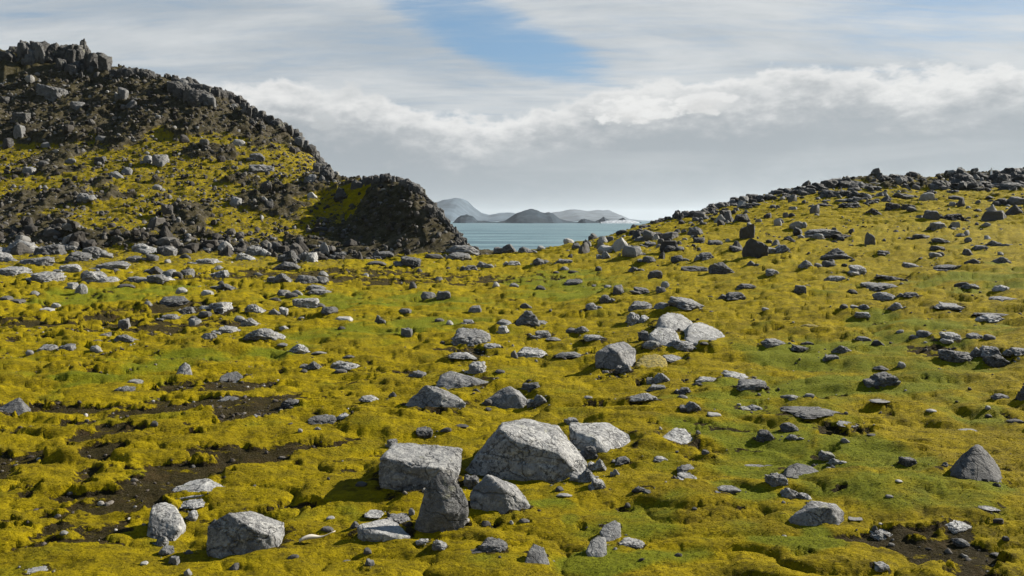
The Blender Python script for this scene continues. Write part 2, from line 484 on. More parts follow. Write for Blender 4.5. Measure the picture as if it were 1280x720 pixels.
def at(px, py):
    """where a photo point meets the ground -> world x, y, z (z relative to the eye)"""
    kx, kz = ray(px, py)
    i = int(np.argmin(np.abs(TH - math.atan(kx))))
    e = ELV[i]
    ok = (RAD > 3.2) & (RAD < 112)
    hit = np.nonzero(ok & (e >= kz))[0]
    j = hit[0] if len(hit) else int(np.argmax(np.where(ok, e, -9)))
    y = YD[i, j]
    return kx * y, y, float(ZG[i, j])


# ------------------------------------------------------------------ materials
def new_mat(name):
    m = bpy.data.materials.new(name)
    m.use_nodes = True
    m.node_tree.nodes.clear()
    q = NT(m.node_tree)
    o = q.node('ShaderNodeOutputMaterial')
    b = q.node('ShaderNodeBsdfPrincipled')
    q.link(b.outputs[0], o.inputs[0])
    return m, q, b


def ground_material():
    m, q, b = new_mat('moss_and_soil')
    pos = q.node('ShaderNodeNewGeometry').outputs['Position']
    at_ = q.node('ShaderNodeAttribute', attribute_name='cover')
    sp = q.node('ShaderNodeSeparateColor')
    q.link(at_.outputs['Color'], sp.inputs[0])
    s_, g_, r_ = sp.outputs
    big = q.noise(pos, 0.55, 4, 0.6)
    mid = q.noise(q.mapping(pos, scale=(1, 1.6, 1)), 3.2, 5, 0.62)
    fine = q.noise(pos, 34, 4, 0.65)
    vfine = q.noise(pos, 120, 3, 0.6)
    moss_c = q.mix(q.step(mid, 0.34, 0.68), (0.084, 0.066, 0.003), (0.222, 0.167, 0.0022))
    moss_c = q.mix(q.math('MULTIPLY', q.step(big, 0.48, 0.72), 0.55), moss_c, (0.086, 0.062, 0.004))
    moss_c = q.mix(q.math('MULTIPLY', q.step(fine, 0.35, 0.75), 0.45), moss_c, (0.29, 0.222, 0.004))
    moss_c = q.mix(q.math('MULTIPLY', q.step(q.noise(pos, 1.4, 5, 0.7), 0.56, 0.74), 0.7), moss_c, (0.045, 0.035, 0.007))
    green_c = q.mix(q.step(fine, 0.3, 0.7), (0.050, 0.066, 0.005), (0.105, 0.130, 0.008))
    fl = q.noise(q.mapping(pos, scale=(1, 1.8, 1), loc=(4, 1, 0)), 9.0, 5, 0.7)
    moss_c = q.mix(q.math('MULTIPLY', q.step(q.noise(q.mapping(pos, scale=(0.55, 1.5, 1), rot=(0, 0, R(12)), loc=(2, 5, 0)), 20, 5, 0.7), 0.5, 0.68), 0.3), moss_c, (0.055, 0.044, 0.004))
    moss_c = q.mix(q.math('MULTIPLY', q.step(fl, 0.53, 0.63), 0.6), moss_c, (0.034, 0.026, 0.006))
    col = q.mix(q.math('MULTIPLY', g_, 0.85), moss_c, green_c)
    soil_c = q.mix(q.step(fine, 0.35, 0.7), (0.009, 0.007, 0.0055), (0.026, 0.020, 0.0145))
    soil_c = q.mix(q.math('MULTIPLY', q.step(q.noise(pos, 2.6, 4, 0.65), 0.5, 0.68), 0.7), soil_c, (0.045, 0.028, 0.014))
    soil_c = q.mix(q.step(vfine, 0.61, 0.68), soil_c, (0.10, 0.09, 0.075))
    brk = q.noise(q.mapping(pos, scale=(1, 1.7, 1)), 4.5, 8, 0.72, 0.3)
    sm = q.step(q.math('ADD', s_, q.math('MULTIPLY', q.math('SUBTRACT', brk, 0.5), 2.5)), 0.44, 0.60)
    col = q.mix(sm, col, soil_c)
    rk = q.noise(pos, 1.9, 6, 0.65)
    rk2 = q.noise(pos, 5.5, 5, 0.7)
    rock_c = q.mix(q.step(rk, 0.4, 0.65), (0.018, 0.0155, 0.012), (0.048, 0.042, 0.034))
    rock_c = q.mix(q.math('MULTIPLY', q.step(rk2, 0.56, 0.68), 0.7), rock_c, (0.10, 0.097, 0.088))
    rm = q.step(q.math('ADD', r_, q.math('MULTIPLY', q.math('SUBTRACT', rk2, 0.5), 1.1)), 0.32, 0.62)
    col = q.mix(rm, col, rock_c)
    q.put(b.inputs['Base Color'], col)
    b.inputs['Roughness'].default_value = 0.95
    b.inputs['Specular IOR Level'].default_value = 0.04
    b.inputs['Sheen Weight'].default_value = 0.05
    b.inputs['Sheen Roughness'].default_value = 0.6
    b.inputs['Sheen Tint'].default_value = (0.9, 0.75, 0.05, 1)
    grit = q.noise(pos, 22, 6, 0.75)
    n1 = q.bump(q.noise(pos, 11, 4, 0.6), 0.55, 0.05)
    n1 = q.bump(q.math('MULTIPLY', grit, sm), 1.0, 0.06, n1)
    nap = q.noise(q.mapping(pos, scale=(0.55, 1.5, 1), rot=(0, 0, R(12))), 26, 5, 0.7)
    n1 = q.bump(nap, 0.9, 0.05, n1)
    n2 = q.bump(fine, 0.7, 0.03, n1)
    n3 = q.bump(vfine, 0.55, 0.008, n2)
    q.put(b.inputs['Normal'], n3)
    return m


def rock_material(name, lo, hi, crust, crust_amt, zoom=1.0):
    m, q, b = new_mat(name)
    geo = q.node('ShaderNodeNewGeometry')
    pos = q.mapping(geo.outputs['Position'], scale=(zoom, zoom, zoom))
    rnd = q.node('ShaderNodeObjectInfo').outputs['Random']
    big = q.noise(pos, 2.3, 5, 0.6)
    mid = q.noise(pos, 9, 6, 0.68, 0.4)
    sp = q.noise(pos, 42, 4, 0.7)
    grain = q.noise(pos, 150, 2, 0.6)
    col = q.mix(q.step(big, 0.32, 0.68), lo, hi)
    cr = q.math('MULTIPLY', q.step(mid, 0.50, 0.60), crust_amt)
    col = q.mix(cr, col, crust)
    col = q.mix(q.math('MULTIPLY', q.step(sp, 0.515, 0.575), q.math('MULTIPLY_ADD', q.step(q.noise(q.mapping(pos, loc=(9, 2, 5)), 3.0, 4, 0.6), 0.38, 0.62), 0.7, 0.15)), col, (0.022, 0.022, 0.022))
    col = q.mix(q.math('MULTIPLY', q.step(q.noise(pos, 5.0, 5, 0.7), 0.58, 0.68), 0.7), col, (0.05, 0.048, 0.044))
    col = q.mix(q.math('MULTIPLY', q.step(q.noise(pos, 6.5, 4, 0.6), 0.60, 0.72), 0.4), col, (0.20, 0.20, 0.10))
    wh = q.noise(q.mapping(pos, loc=(3, 7, 1)), 24, 5, 0.7)
    col = q.mix(q.math('MULTIPLY', q.step(wh, 0.55, 0.61), 0.65 * crust_amt), col, tuple(min(0.5, v * 1.25) for v in crust))
    col = q.mix(q.math('MULTIPLY', q.step(grain, 0.4, 0.7), 0.2), col, (0.30, 0.30, 0.29))
    st_ = q.noise(q.mapping(pos, scale=(6, 6, 0.9)), 1.6, 4, 0.6)
    col = q.mix(q.math('MULTIPLY', q.step(st_, 0.56, 0.68), 0.4), col, (0.05, 0.05, 0.05))
    hsv = q.node('ShaderNodeHueSaturation')
    q.put(hsv.inputs['Color'], col)
    q.put(hsv.inputs['Value'], q.math('ADD', 0.8, q.math('MULTIPLY', rnd, 0.4)))
    q.put(b.inputs['Base Color'], hsv.outputs[0])
    b.inputs['Roughness'].default_value = 0.88
    b.inputs['Specular IOR Level'].default_value = 0.25
    n1 = q.bump(mid, 0.7, 0.06 / zoom)
    crack = q.node('ShaderNodeTexVoronoi', feature='DISTANCE_TO_EDGE')
    wv = q.node('ShaderNodeTexNoise')
    q.put(wv.inputs['Vector'], pos)
    wv.inputs['Scale'].default_value = 4.0
    wv.inputs['Detail'].default_value = 4
    va = q.node('ShaderNodeVectorMath', operation='MULTIPLY_ADD')
    q.link(wv.outputs['Color'], va.inputs[0])
    va.inputs[1].default_value = (0.45, 0.45, 0.45)
    q.link(pos, va.inputs[2])
    q.put(crack.inputs['Vector'], q.mapping(va.outputs[0], scale=(1, 1, 1.7), rot=(0.3, 0.2, 0.4)))
    crack.inputs['Scale'].default_value = 2.6
    n2 = q.bump(q.step(crack.outputs['Distance'], 0.0, 0.035), 0.8, 0.04 / zoom, n1)
    dk = q.math('SUBTRACT', 1.0, q.step(crack.outputs['Distance'], 0.004, 0.022))
    hsv.inputs['Fac'].default_value = 1.0
    q.put(b.inputs['Base Color'], q.mix(q.math('MULTIPLY', dk, 0.4), hsv.outputs[0], (0.02, 0.02, 0.02)))
    n3 = q.bump(sp, 0.8, 0.02 / zoom, n2)
    q.put(b.inputs['Normal'], n3)
    return m


def stone_scatter_material(name, stops, sc=7):
    m, q, b = new_mat(name)
    geo = q.node('ShaderNodeNewGeometry')
    pos = geo.outputs['Position']
    c = q.ramp(geo.outputs['Random Per Island'], stops)
    n = q.noise(pos, sc, 5, 0.65)
    c = q.mix(q.math('MULTIPLY', q.step(n, 0.5, 0.68), 0.5), c, (0.04, 0.038, 0.034))
    q.put(b.inputs['Base Color'], c)
    b.inputs['Roughness'].default_value = 0.9
    b.inputs['Specular IOR Level'].default_value = 0.2
    q.put(b.inputs['Normal'], q.bump(n, 0.5, 0.3 / sc))
    return m


def plain_material(name, c, rough=0.8):
    m, q, b = new_mat(name)
    pos = q.node('ShaderNodeNewGeometry').outputs['Position']
    n = q.noise(pos, 30, 4, 0.6)
    q.put(b.inputs['Base Color'], q.mix(n, tuple(v * 0.75 for v in c), tuple(min(1, v * 1.2) for v in c)))
    b.inputs['Roughness'].default_value = rough
    return m


def moss_rock_material():
    m, q, b = new_mat('moss_cushion')
    pos = q.node('ShaderNodeNewGeometry').outputs['Position']
    n = q.noise(pos, 18, 5, 0.65)
    q.put(b.inputs['Base Color'], q.mix(q.step(n, 0.35, 0.65), (0.085, 0.070, 0.007), (0.19, 0.14, 0.008)))
    b.inputs['Roughness'].default_value = 0.95
    q.put(b.inputs['Normal'], q.bump(n, 0.8, 0.05))
    return m


M_GROUND = ground_material()
M_ROCK = {
    'p': rock_material('pale_rock', (0.12, 0.121, 0.122), (0.225, 0.225, 0.22), (0.36, 0.357, 0.335), 0.6),
    'g': rock_material('grey_rock', (0.075, 0.076, 0.078), (0.135, 0.135, 0.134), (0.23, 0.227, 0.215), 0.55),
    'd': rock_material('dark_rock', (0.042, 0.042, 0.043), (0.08, 0.08, 0.08), (0.155, 0.154, 0.148), 0.4),
    'k': rock_material('crag_rock', (0.024, 0.0225, 0.0205), (0.048, 0.045, 0.041), (0.10, 0.097, 0.09), 0.3, 0.22),
    'm': moss_rock_material(),
}
M_STONES = stone_scatter_material('scattered_stone', [(0.0, (0.03, 0.029, 0.027)), (0.4, (0.065, 0.063, 0.06)), (0.8, (0.14, 0.138, 0.13)), (1.0, (0.24, 0.235, 0.22))])
M_SCREE = stone_scatter_material('scree_stone', [(0.0, (0.020, 0.018, 0.015)), (0.5, (0.04, 0.036, 0.031)), (0.86, (0.075, 0.071, 0.064)), (0.95, (0.12, 0.117, 0.11)), (1.0, (0.20, 0.197, 0.186))], 2)
M_PEBBLE = stone_scatter_material('pebble_stone', [(0.0, (0.02, 0.016, 0.012)), (0.5, (0.05, 0.042, 0.034)), (0.85, (0.10, 0.09, 0.078)), (1.0, (0.30, 0.29, 0.27))], 40)
M_DRIFT = plain_material('weathered_wood', (0.42, 0.38, 0.31))
M_POST = plain_material('white_paint', (0.8, 0.8, 0.78))


# ------------------------------------------------------------------ mesh helpers
def mesh_np(name, V, Fq, mat, smooth=True):
    me = bpy.data.meshes.new(name)
    V = np.asarray(V, np.float32)
    Fq = np.asarray(Fq, np.int32)
    me.vertices.add(len(V))
    me.vertices.foreach_set('co', V.ravel())
    nf, w = Fq.shape
    me.loops.add(nf * w)
    me.loops.foreach_set('vertex_index', Fq.ravel())
    me.polygons.add(nf)
    me.polygons.foreach_set('loop_start', np.arange(0, nf * w, w, dtype=np.int32))
    me.polygons.foreach_set('use_smooth', np.full(nf, smooth))
    me.update(calc_edges=True)
    if mat is not None:
        me.materials.append(mat)
    return me


def link(name, data, loc=(0, 0, 0), parent=None, **props):
    o = bpy.data.objects.new(name, data)
    COL.objects.link(o)
    o.location = loc
    if parent is not None:
        o.parent = parent
    for kk, v in props.items():
        if v is not None:
            o[kk] = v
    return o


LIFT = []            # moss creeping up round the foot of each rock: x, y, half width, half depth, amount


def lift_ground():
    for (x, y, z, a, b, amt) in LIFT:
        th, r = math.atan2(x, y), math.hypot(x, y)
        R_ = 1.9 * max(a, b)
        i0, i1 = np.searchsorted(TH, (th - R_ / r, th + R_ / r))
        j0, j1 = np.searchsorted(RAD, (r - R_, r + R_))
        if i1 <= i0 or j1 <= j0:
            continue
        gx, gy = GX[i0:i1, j0:j1] - x, GY[i0:i1, j0:j1] - y
        d = np.sqrt((gx / a) ** 2 + (gy / b) ** 2)
        wv = (1 - sstep(d, 0.85, 1.75)) * (0.6 + 0.5 * n_hi[i0:i1, j0:j1] + 0.9 * n_md[i0:i1, j0:j1])
        if y < 40:                                # cushions do not grow through the stone
            wi = 1 - sstep(d, 0.8, 1.2)
            zz = ZG[i0:i1, j0:j1]
            ZG[i0:i1, j0:j1] = zz * (1 - wi) + np.minimum(zz, z) * wi
        rim = sstep(d, 0.75, 0.95) * (1 - sstep(d, 1.0, 1.55)) * sstep(n_md[i0:i1, j0:j1] + 0.6 * n_hi[i0:i1, j0:j1], -0.35, 0.25)
        soil[i0:i1, j0:j1] = np.maximum(soil[i0:i1, j0:j1], 0.62 * rim)
        ZG[i0:i1, j0:j1] += amt * np.maximum(wv, 0) * sstep(d, 0.7, 1.0)


# ------------------------------------------------------------------ rock building
def icosphere(n):
    t = (1 + 5 ** 0.5) / 2
    v = [(-1, t, 0), (1, t, 0), (-1, -t, 0), (1, -t, 0), (0, -1, t), (0, 1, t), (0, -1, -t), (0, 1, -t), (t, 0, -1), (t, 0, 1), (-t, 0, -1), (-t, 0, 1)]
    f = [(0, 11, 5), (0, 5, 1), (0, 1, 7), (0, 7, 10), (0, 10, 11), (1, 5, 9), (5, 11, 4), (11, 10, 2), (10, 7, 6), (7, 1, 8), (3, 9, 4), (3, 4, 2), (3, 2, 6), (3, 6, 8), (3, 8, 9), (4, 9, 5), (2, 4, 11), (6, 2, 10), (8, 6, 7), (9, 8, 1)]
    v = [np.array(p) / np.linalg.norm(p) for p in v]
    for _ in range(n):
        cache, nf = {}, []

        def midp(a, b):
            kk = (min(a, b), max(a, b))
            if kk not in cache:
                p = v[a] + v[b]
                v.append(p / np.linalg.norm(p))
                cache[kk] = len(v) - 1
            return cache[kk]
        for a, b, c in f:
            x, y, z = midp(a, b), midp(b, c), midp(c, a)
            nf += [(a, x, z), (b, y, x), (c, z, y), (x, y, z)]
        f = nf
    return np.array(v), np.array(f)


ICO = {n: icosphere(n) for n in (0, 1, 2, 3, 4, 5)}


def hull_planes(P):
    """supporting planes of the convex hull of a few points (origin inside)"""
    n = len(P)
    I = np.array([(a, b, c) for a in range(n) for b in range(a + 1, n) for c in range(b + 1, n)])
    N = np.cross(P[I[:, 1]] - P[I[:, 0]], P[I[:, 2]] - P[I[:, 0]])
    L = np.linalg.norm(N, axis=1)
    ok = L > 1e-7
    N, I = N[ok] / L[ok][:, None], I[ok]
    D = np.einsum('ij,ij->i', N, P[I[:, 0]])
    s = np.where(D < 0, -1, 1)
    N, D = N * s[:, None], D * s
    fine = (N @ P.T <= D[:, None] + 1e-6).all(1) & (D > 1e-4)
    N, D = N[fine], D[fine]
    kk = np.round(np.c_[N, D], 4)
    _, u = np.unique(kk, axis=0, return_index=True)
    return N[u], D[u]


def carve(P, sub, seed, rough=0.05, sharp=34, chips=5, joints=0, jdeep=1.0, keep=0.86, warpk=0.06):
    """angular rock: hull of P resampled on a sphere, edges worn, faces pitted"""
    rng = np.random.RandomState(seed)
    P = np.asarray(P, float)
    lo, hi = P.min(0), P.max(0)
    c, h = (lo + hi) / 2, (hi - lo) / 2
    c = 0.5 * c + 0.5 * P.mean(0)
    Q = (P - c) / h
    N, D = hull_planes(Q)
    D = np.maximum(D, 0.12)
    cn = rng.normal(size=(chips, 3))
    cn /= np.linalg.norm(cn, axis=1)[:, None]
    sup = (cn @ Q.T).max(1)
    N, D = np.r_[N, cn], np.r_[D, np.maximum(0.15, sup * rng.uniform(keep, 0.98, chips))]
    d, f = ICO[sub]
    warp = warpk * np.stack([vnoise(d[:, 0] * 3 + 9 * i + seed, d[:, 1] * 3, d[:, 2] * 3, seed=i) for i in range(3)], 1)
    dd = d + warp
    t = np.maximum(dd @ N.T / D[None, :], 0)
    r = (t ** sharp).sum(1) ** (-1 / sharp)
    v = d * r[:, None]
    s3 = v * np.array([1, 1, 1.0])
    o = seed * 3.7
    disp = fbm(s3[:, 0] * 2.2 + o, s3[:, 1] * 2.2, s3[:, 2] * 2.2, octv=4 if sub > 3 else 2, seed=seed, gain=0.6)
    ridge = np.abs(fbm(s3[:, 0] * 3.4 + o, s3[:, 1] * 3.4, s3[:, 2] * 3.4, octv=3, seed=seed + 5))
    v = v * (1 + rough * disp - rough * 1.1 * np.maximum(0, 0.16 - ridge) / 0.16 * (sub > 3))[:, None]
    for _ in range(joints):                       # joints: one side stands back a little, with a groove between
        n_ = rng.normal(size=3)
        n_ /= np.linalg.norm(n_)
        q_ = v @ n_ - rng.uniform(-.35, .35) + 0.10 * fbm(v[:, 0] * 2, v[:, 1] * 2, v[:, 2] * 2, octv=3, seed=seed + 9)
        v = v * (1 - jdeep * rng.uniform(.03, .09) * sstep(q_, 0, .05) - 0.05 * jdeep * np.exp(-(q_ / .045) ** 2))[:, None]
    return v * h + c, f


# unit rocks: x across, y away, z up, ground at z = 0, body going down to -0.4
TPL = {
    'block': [(-.5, -.4, 0), (.5, -.45, 0), (.48, .45, 0), (-.45, .5, 0), (-.42, -.3, .92), (.40, -.35, .8), (.42, .4, .9), (-.35, .42, 1), (0, -.5, .3)],
    'slab': [(-.5, -.3, .1), (.5, -.2, .05), (.4, .5, .2), (-.4, .45, .3), (-.42, -.25, .8), (.35, -.2, .62), (.3, .45, .9), (-.3, .42, 1), (.5, .1, .3), (-.5, .1, .45)],
    'wedge': [(-.5, -.3, 0), (.5, -.2, 0), (.45, .5, 0), (-.45, .45, 0), (-.2, -.22, .95), (-.05, .2, 1), (.25, -.12, .66), (-.42, -.15, .5), (.05, -.36, .5), (.48, .1, .22)],
    'round': [(-.5, 0, .2), (.5, 0, .2), (0, -.5, .15), (0, .5, .2), (-.36, -.36, .1), (.36, -.36, .1), (.36, .36, .1), (-.36, .36, .1), (-.33, -.1, .8), (.3, -.15, .75), (0, .1, 1), (.28, .25, .8), (-.25, .3, .85), (0, -.35, .7), (.45, .1, .5), (-.45, .0, .5)],
    'pyr': [(-.5, -.4, 0), (.5, -.4, 0), (.45, .5, 0), (-.45, .5, 0), (-.1, -.12, 1), (.08, .05, .98), (.3, -.15, .55), (-.32, -.2, .5), (0, -.45, .3)],
    'flat': [(-.5, -.2, .1), (.5, -.1, .1), (.35, .5, .1), (-.35, .5, .15), (-.3, -.5, .05), (.2, -.5, .05), (-.35, -.1, .8), (.3, 0, .7), (.1, .4, 1), (-.2, .35, .9), (.05, -.35, .6)],
}
LIB = {}
NVAR = 8


def lib(shape, var, sub=3):
    kk = (shape, var, sub)
    if kk not in LIB:
        rng = np.random.RandomState(hash_name(shape) * 31 + var)

        def one(shp, sd, sb):
            P = np.array(TPL[shp]) + rng.uniform(-.13, .13, (len(TPL[shp]), 3)) * np.array([1, 1, .9])
            P = np.r_[P, np.c_[P[:4, :2] * 0.85, np.full(4, -0.45)]]
            return carve(P, sb, sd, rough=0.13 if shp != 'round' else 0.10, sharp=60 if shp != 'round' else 24, joints=3 if sb > 3 else 1)
        vv, ff = one(shape, var * 7 + hash_name(shape), sub)
        if var >= 4:                               # a second lump grown against the first
            v2, f2 = one(['slab', 'wedge', 'block', 'flat'][var - 4], var * 13 + hash_name(shape), max(2, sub - 1))
            sg = rng.choice([-1, 1])
            k2 = rng.uniform(.42, .62)
            v2 = v2 * np.array([k2, k2, k2 * rng.uniform(.7, 1.1)]) + np.array([sg * rng.uniform(.42, .6), rng.uniform(-.3, .05), -.03])
            ff = np.r_[ff, f2 + len(vv)]
            vv = np.r_[vv, v2]
        vv[:, :2] -= (vv[:, :2].max(0) + vv[:, :2].min(0)) / 2
        vv[:, :2] /= (vv[:, :2].max(0) - vv[:, :2].min(0))
        top = vv[:, 2].max()
        vv[:, 2] = np.where(vv[:, 2] > 0, vv[:, 2] / top, vv[:, 2])
        LIB[kk] = mesh_np('rock_shape', vv, ff, M_ROCK['g'])
    return LIB[kk]


def dress(o, tone):
    o.material_slots[0].link = 'OBJECT'
    o.material_slots[0].material = M_ROCK[tone]


def hash_name(s):
    return sum(ord(c) * (i + 1) for i, c in enumerate(s)) % 97


# ------------------------------------------------------------------ rocks drawn one by one (corner points: column, row, metres behind the foot)
FG = 'boulders in the foreground moss'
HERO = [
    # name, tone, label, foot (col,row), corners, base mode
    ('boulder', 'p', 'largest boulder, pale lichened flat top and shaded grey front, centre of foreground', (650, 604),
     [(579, 590, .12), (600, 600, .04), (637, 607, 0), (685, 605, 0), (733, 596, .1), (737, 582, .3), (702, 560, .14), (701, 567, .06), (665, 567, .04), (641, 549, .07), (623, 533, .16), (606, 556, .13), (625, 526, .6), (654, 521, .95), (699, 528, .85)]),
    ('boulder', 'p', 'broad block with pale tilted top, left of the largest boulder', (510, 615),
     [(472, 573, .1), (473, 612, .05), (484, 621, 0), (513, 614, .02), (538, 609, .08), (576, 590, .25), (480, 571, .06), (514, 584, .01), (551, 585, .04), (490, 551, .6), (538, 554, .7), (580, 558, .8)]),
    ('boulder', 'd', 'dark leaning upright rock propped between the pale block and wedge', (535, 668),
     [(519, 655, .02), (518, 661, .01), (530, 669, .0), (547, 664, .02), (553, 650, .02), (586, 640, .1), (585, 622, .16), (575, 606, .18), (566, 593, .2), (553, 587, .2), (542, 596, .15), (532, 608, .12), (525, 636, .06), (558, 640, .0)]),
    ('boulder', 'g', 'wedge boulder with lit sloping top, right in front of largest boulder', (622, 645),
     [(609, 591, .22), (584, 616, .15), (587, 632, .06), (605, 641, .02), (622, 646, 0), (640, 645, .02), (667, 634, .15), (660, 622, .35), (645, 606, .42), (638, 611, .14), (600, 606, .14), (627, 608, .08)]),
    ('rock_slab', 'p', 'tilted pale slab lifted over a dark hollow, right of the largest boulder', (768, 572),
     [(711, 534, .35), (725, 546, .2), (744, 528, .75), (761, 528, .75), (804, 551, .6), (797, 562, .35), (768, 571, 0), (744, 558, .05), (712, 528, .5), (745, 548, .12)]),
    ('boulder', 'p', 'long pale humped rock at the back of the left foreground cluster', (245, 624),
     [(208, 620, .1), (211, 627, 0), (230, 622, 0), (253, 618, .02), (275, 621, .05), (306, 625, .1), (294, 613, .3), (273, 604, .4), (259, 597, .5), (236, 600, .45), (216, 609, .3)]),
    ('boulder', 'p', 'knobbly pale rock at the left end of the left foreground cluster', (205, 680),
     [(187, 640, .2), (190, 672, .03), (198, 683, 0), (210, 678, .03), (224, 662, .1), (226, 643, .25), (218, 632, .4), (205, 626, .45), (190, 631, .3)]),
    ('boulder', 'p', 'big smooth boulder with bright ridge, front right of left foreground cluster', (285, 698),
     [(257, 690, .05), (273, 701, 0), (296, 696, .02), (327, 679, .08), (353, 673, .2), (357, 653, .6), (331, 646, .65), (312, 637, .55), (286, 640, .2), (259, 658, .12), (316, 661, .08), (341, 669, .12)]),
    ('boulder', 'g', 'low wedge boulder with dark left flank, mid slope behind the pale block', (540, 513),
     [(500, 512, .05), (522, 515, 0), (552, 512, 0), (584, 504, .08), (575, 497, .25), (560, 489, .45), (545, 483, .22), (531, 482, .2), (515, 494, .14), (550, 492, .1)]),
    ('boulder', 'g', 'three-lobed grey boulder just behind the low wedge boulder', (580, 488),
     [(543, 482, .1), (555, 489, 0), (580, 490, 0), (606, 487, .08), (616, 478, .2), (579, 469, .4), (561, 461, .3), (548, 470, .2), (575, 480, .06), (600, 477, .12)]),
    ('boulder', 'g', 'grey boulder with sloping left side, straight behind the largest boulder', (630, 512),
     [(594, 510, .05), (620, 514, 0), (654, 510, .03), (660, 500, .12), (650, 489, .3), (637, 482, .22), (628, 485, .2), (610, 498, .1), (645, 492, .08)]),
    ('boulder', 'g', 'tall rounded grey boulder standing beside the mossy mound', (765, 463),
     [(745, 459, .05), (744, 440, .1), (758, 431, .18), (780, 426, .5), (795, 436, .4), (791, 447, .2), (780, 460, .05), (760, 465, 0), (772, 440, .06)]),
    ('boulder', 'm', 'moss-covered mound of rock right of the tall rounded boulder', (815, 463),
     [(792, 455, .2), (797, 462, .05), (818, 464, 0), (836, 458, .15), (834, 446, .4), (820, 440, .5), (805, 443, .45)]),
    ('boulder', 'p', 'cleft pale boulder, front left of the big outcrop beyond the mossy mound', (832, 437),
     [(811, 432, .06), (811, 417, .12), (822, 408, .25), (845, 412, .3), (851, 426, .12), (842, 438, 0), (825, 437, 0)]),
    ('boulder', 'p', 'highest pale boulder at the back of the big outcrop beyond the mossy mound', (845, 420),
     [(822, 412, .2), (824, 396, .4), (834, 390, .6), (852, 392, .7), (866, 402, .6), (868, 415, .2), (845, 421, 0)]),
    ('rock_slab', 'p', 'sloping pale slab at the right of the big outcrop beyond the mossy mound', (885, 431),
     [(856, 425, .1), (862, 405, .6), (876, 402, .9), (895, 410, .8), (913, 424, .3), (905, 430, .1), (880, 432, 0)]),
    ('boulder', 'g', 'isolated grey boulder with flat lit top, low right foreground', (1020, 659),
     [(984, 649, .05), (1007, 658, 0), (1022, 660, 0), (1045, 653, .08), (1055, 639, .2), (1047, 629, .3), (1014, 624, .22), (1000, 636, .12), (1022, 633, .08), (1040, 634, .1)]),
    ('boulder', 'd', 'dark pyramid boulder standing alone near the right edge', (1220, 601),
     [(1190, 593, .1), (1200, 598, .03), (1220, 602, 0), (1244, 600, .05), (1250, 586, .3), (1237, 567, .35), (1224, 554, .35), (1219, 555, .3), (1204, 567, .3)]),
    ('boulder', 'p', 'brightest whitish rock on green moss, right of the tilted slab', (845, 565),
     [(823, 549, .2), (840, 561, .03), (855, 568, 0), (869, 551, .25), (857, 536, .5), (844, 534, .5)]),
    ('boulder', 'p', 'low block with pale top at the front left of the central boulders', (475, 682),
     [(446, 657, .12), (449, 685, 0), (475, 680, .01), (497, 675, .03), (514, 671, .1), (496, 653, .4), (480, 648, .42), (462, 652, .3), (455, 668, .03), (480, 667, .03)]),
    ('boulder', 'g', 'small upright grey rock sunk in moss at the bottom edge of centre', (670, 706),
     [(655, 705, .02), (660, 709, 0), (680, 709, 0), (687, 704, .08), (680, 684, .2), (667, 679, .22), (660, 690, .12)]),
    ('boulder', 'p', 'pale front rock of the small trio at the bottom centre', (745, 697),
     [(732, 690, .05), (740, 698, 0), (752, 697, .0), (759, 690, .08), (757, 672, .2), (748, 668, .22), (738, 676, .15)]),
    ('boulder', 'g', 'grey upright back rock of the small trio at the bottom centre', (764, 677),
     [(749, 665, .1), (756, 676, 0), (774, 679, 0), (776, 660, .15), (775, 653, .2), (768, 650, .22), (755, 656, .18)]),
    ('boulder', 'd', 'dark three-cornered rock at the left edge beside bare soil', (16, 521),
     [(-4, 520, .05), (10, 523, 0), (34, 518, .05), (28, 505, .2), (23, 496, .3), (10, 503, .25), (-3, 510, .2)]),
    ('boulder', 'g', 'small standing stone with a pale right side on green moss at left', (228, 474),
     [(218, 472, .05), (228, 476, 0), (239, 470, .1), (237, 456, .2), (231, 452, .22), (224, 458, .18)]),
    ('boulder', 'd', 'dark rounded rock with a lit tip, right of the standing stone', (289, 480),
     [(275, 477, .05), (285, 481, 0), (301, 479, .05), (303, 469, .2), (296, 464, .3), (284, 466, .3), (276, 470, .2)]),
    ('rock_slab', 'd', 'long dark slab half sunk in bright green moss, lower right', (940, 588),
     [(903, 582, .05), (925, 588, 0), (960, 589, 0), (978, 586, .05), (976, 577, .3), (940, 574, .4), (912, 574, .35)]),
    ('boulder', 'd', 'dark wedge behind the pale curved rocks, lower right', (1005, 599),
     [(981, 596, .02), (1010, 600, 0), (1032, 600, .02), (1036, 597, .1), (1015, 583, .3), (997, 578, .35), (984, 583, .3)]),
]

THINGS = []          # (col, row, width px, object)


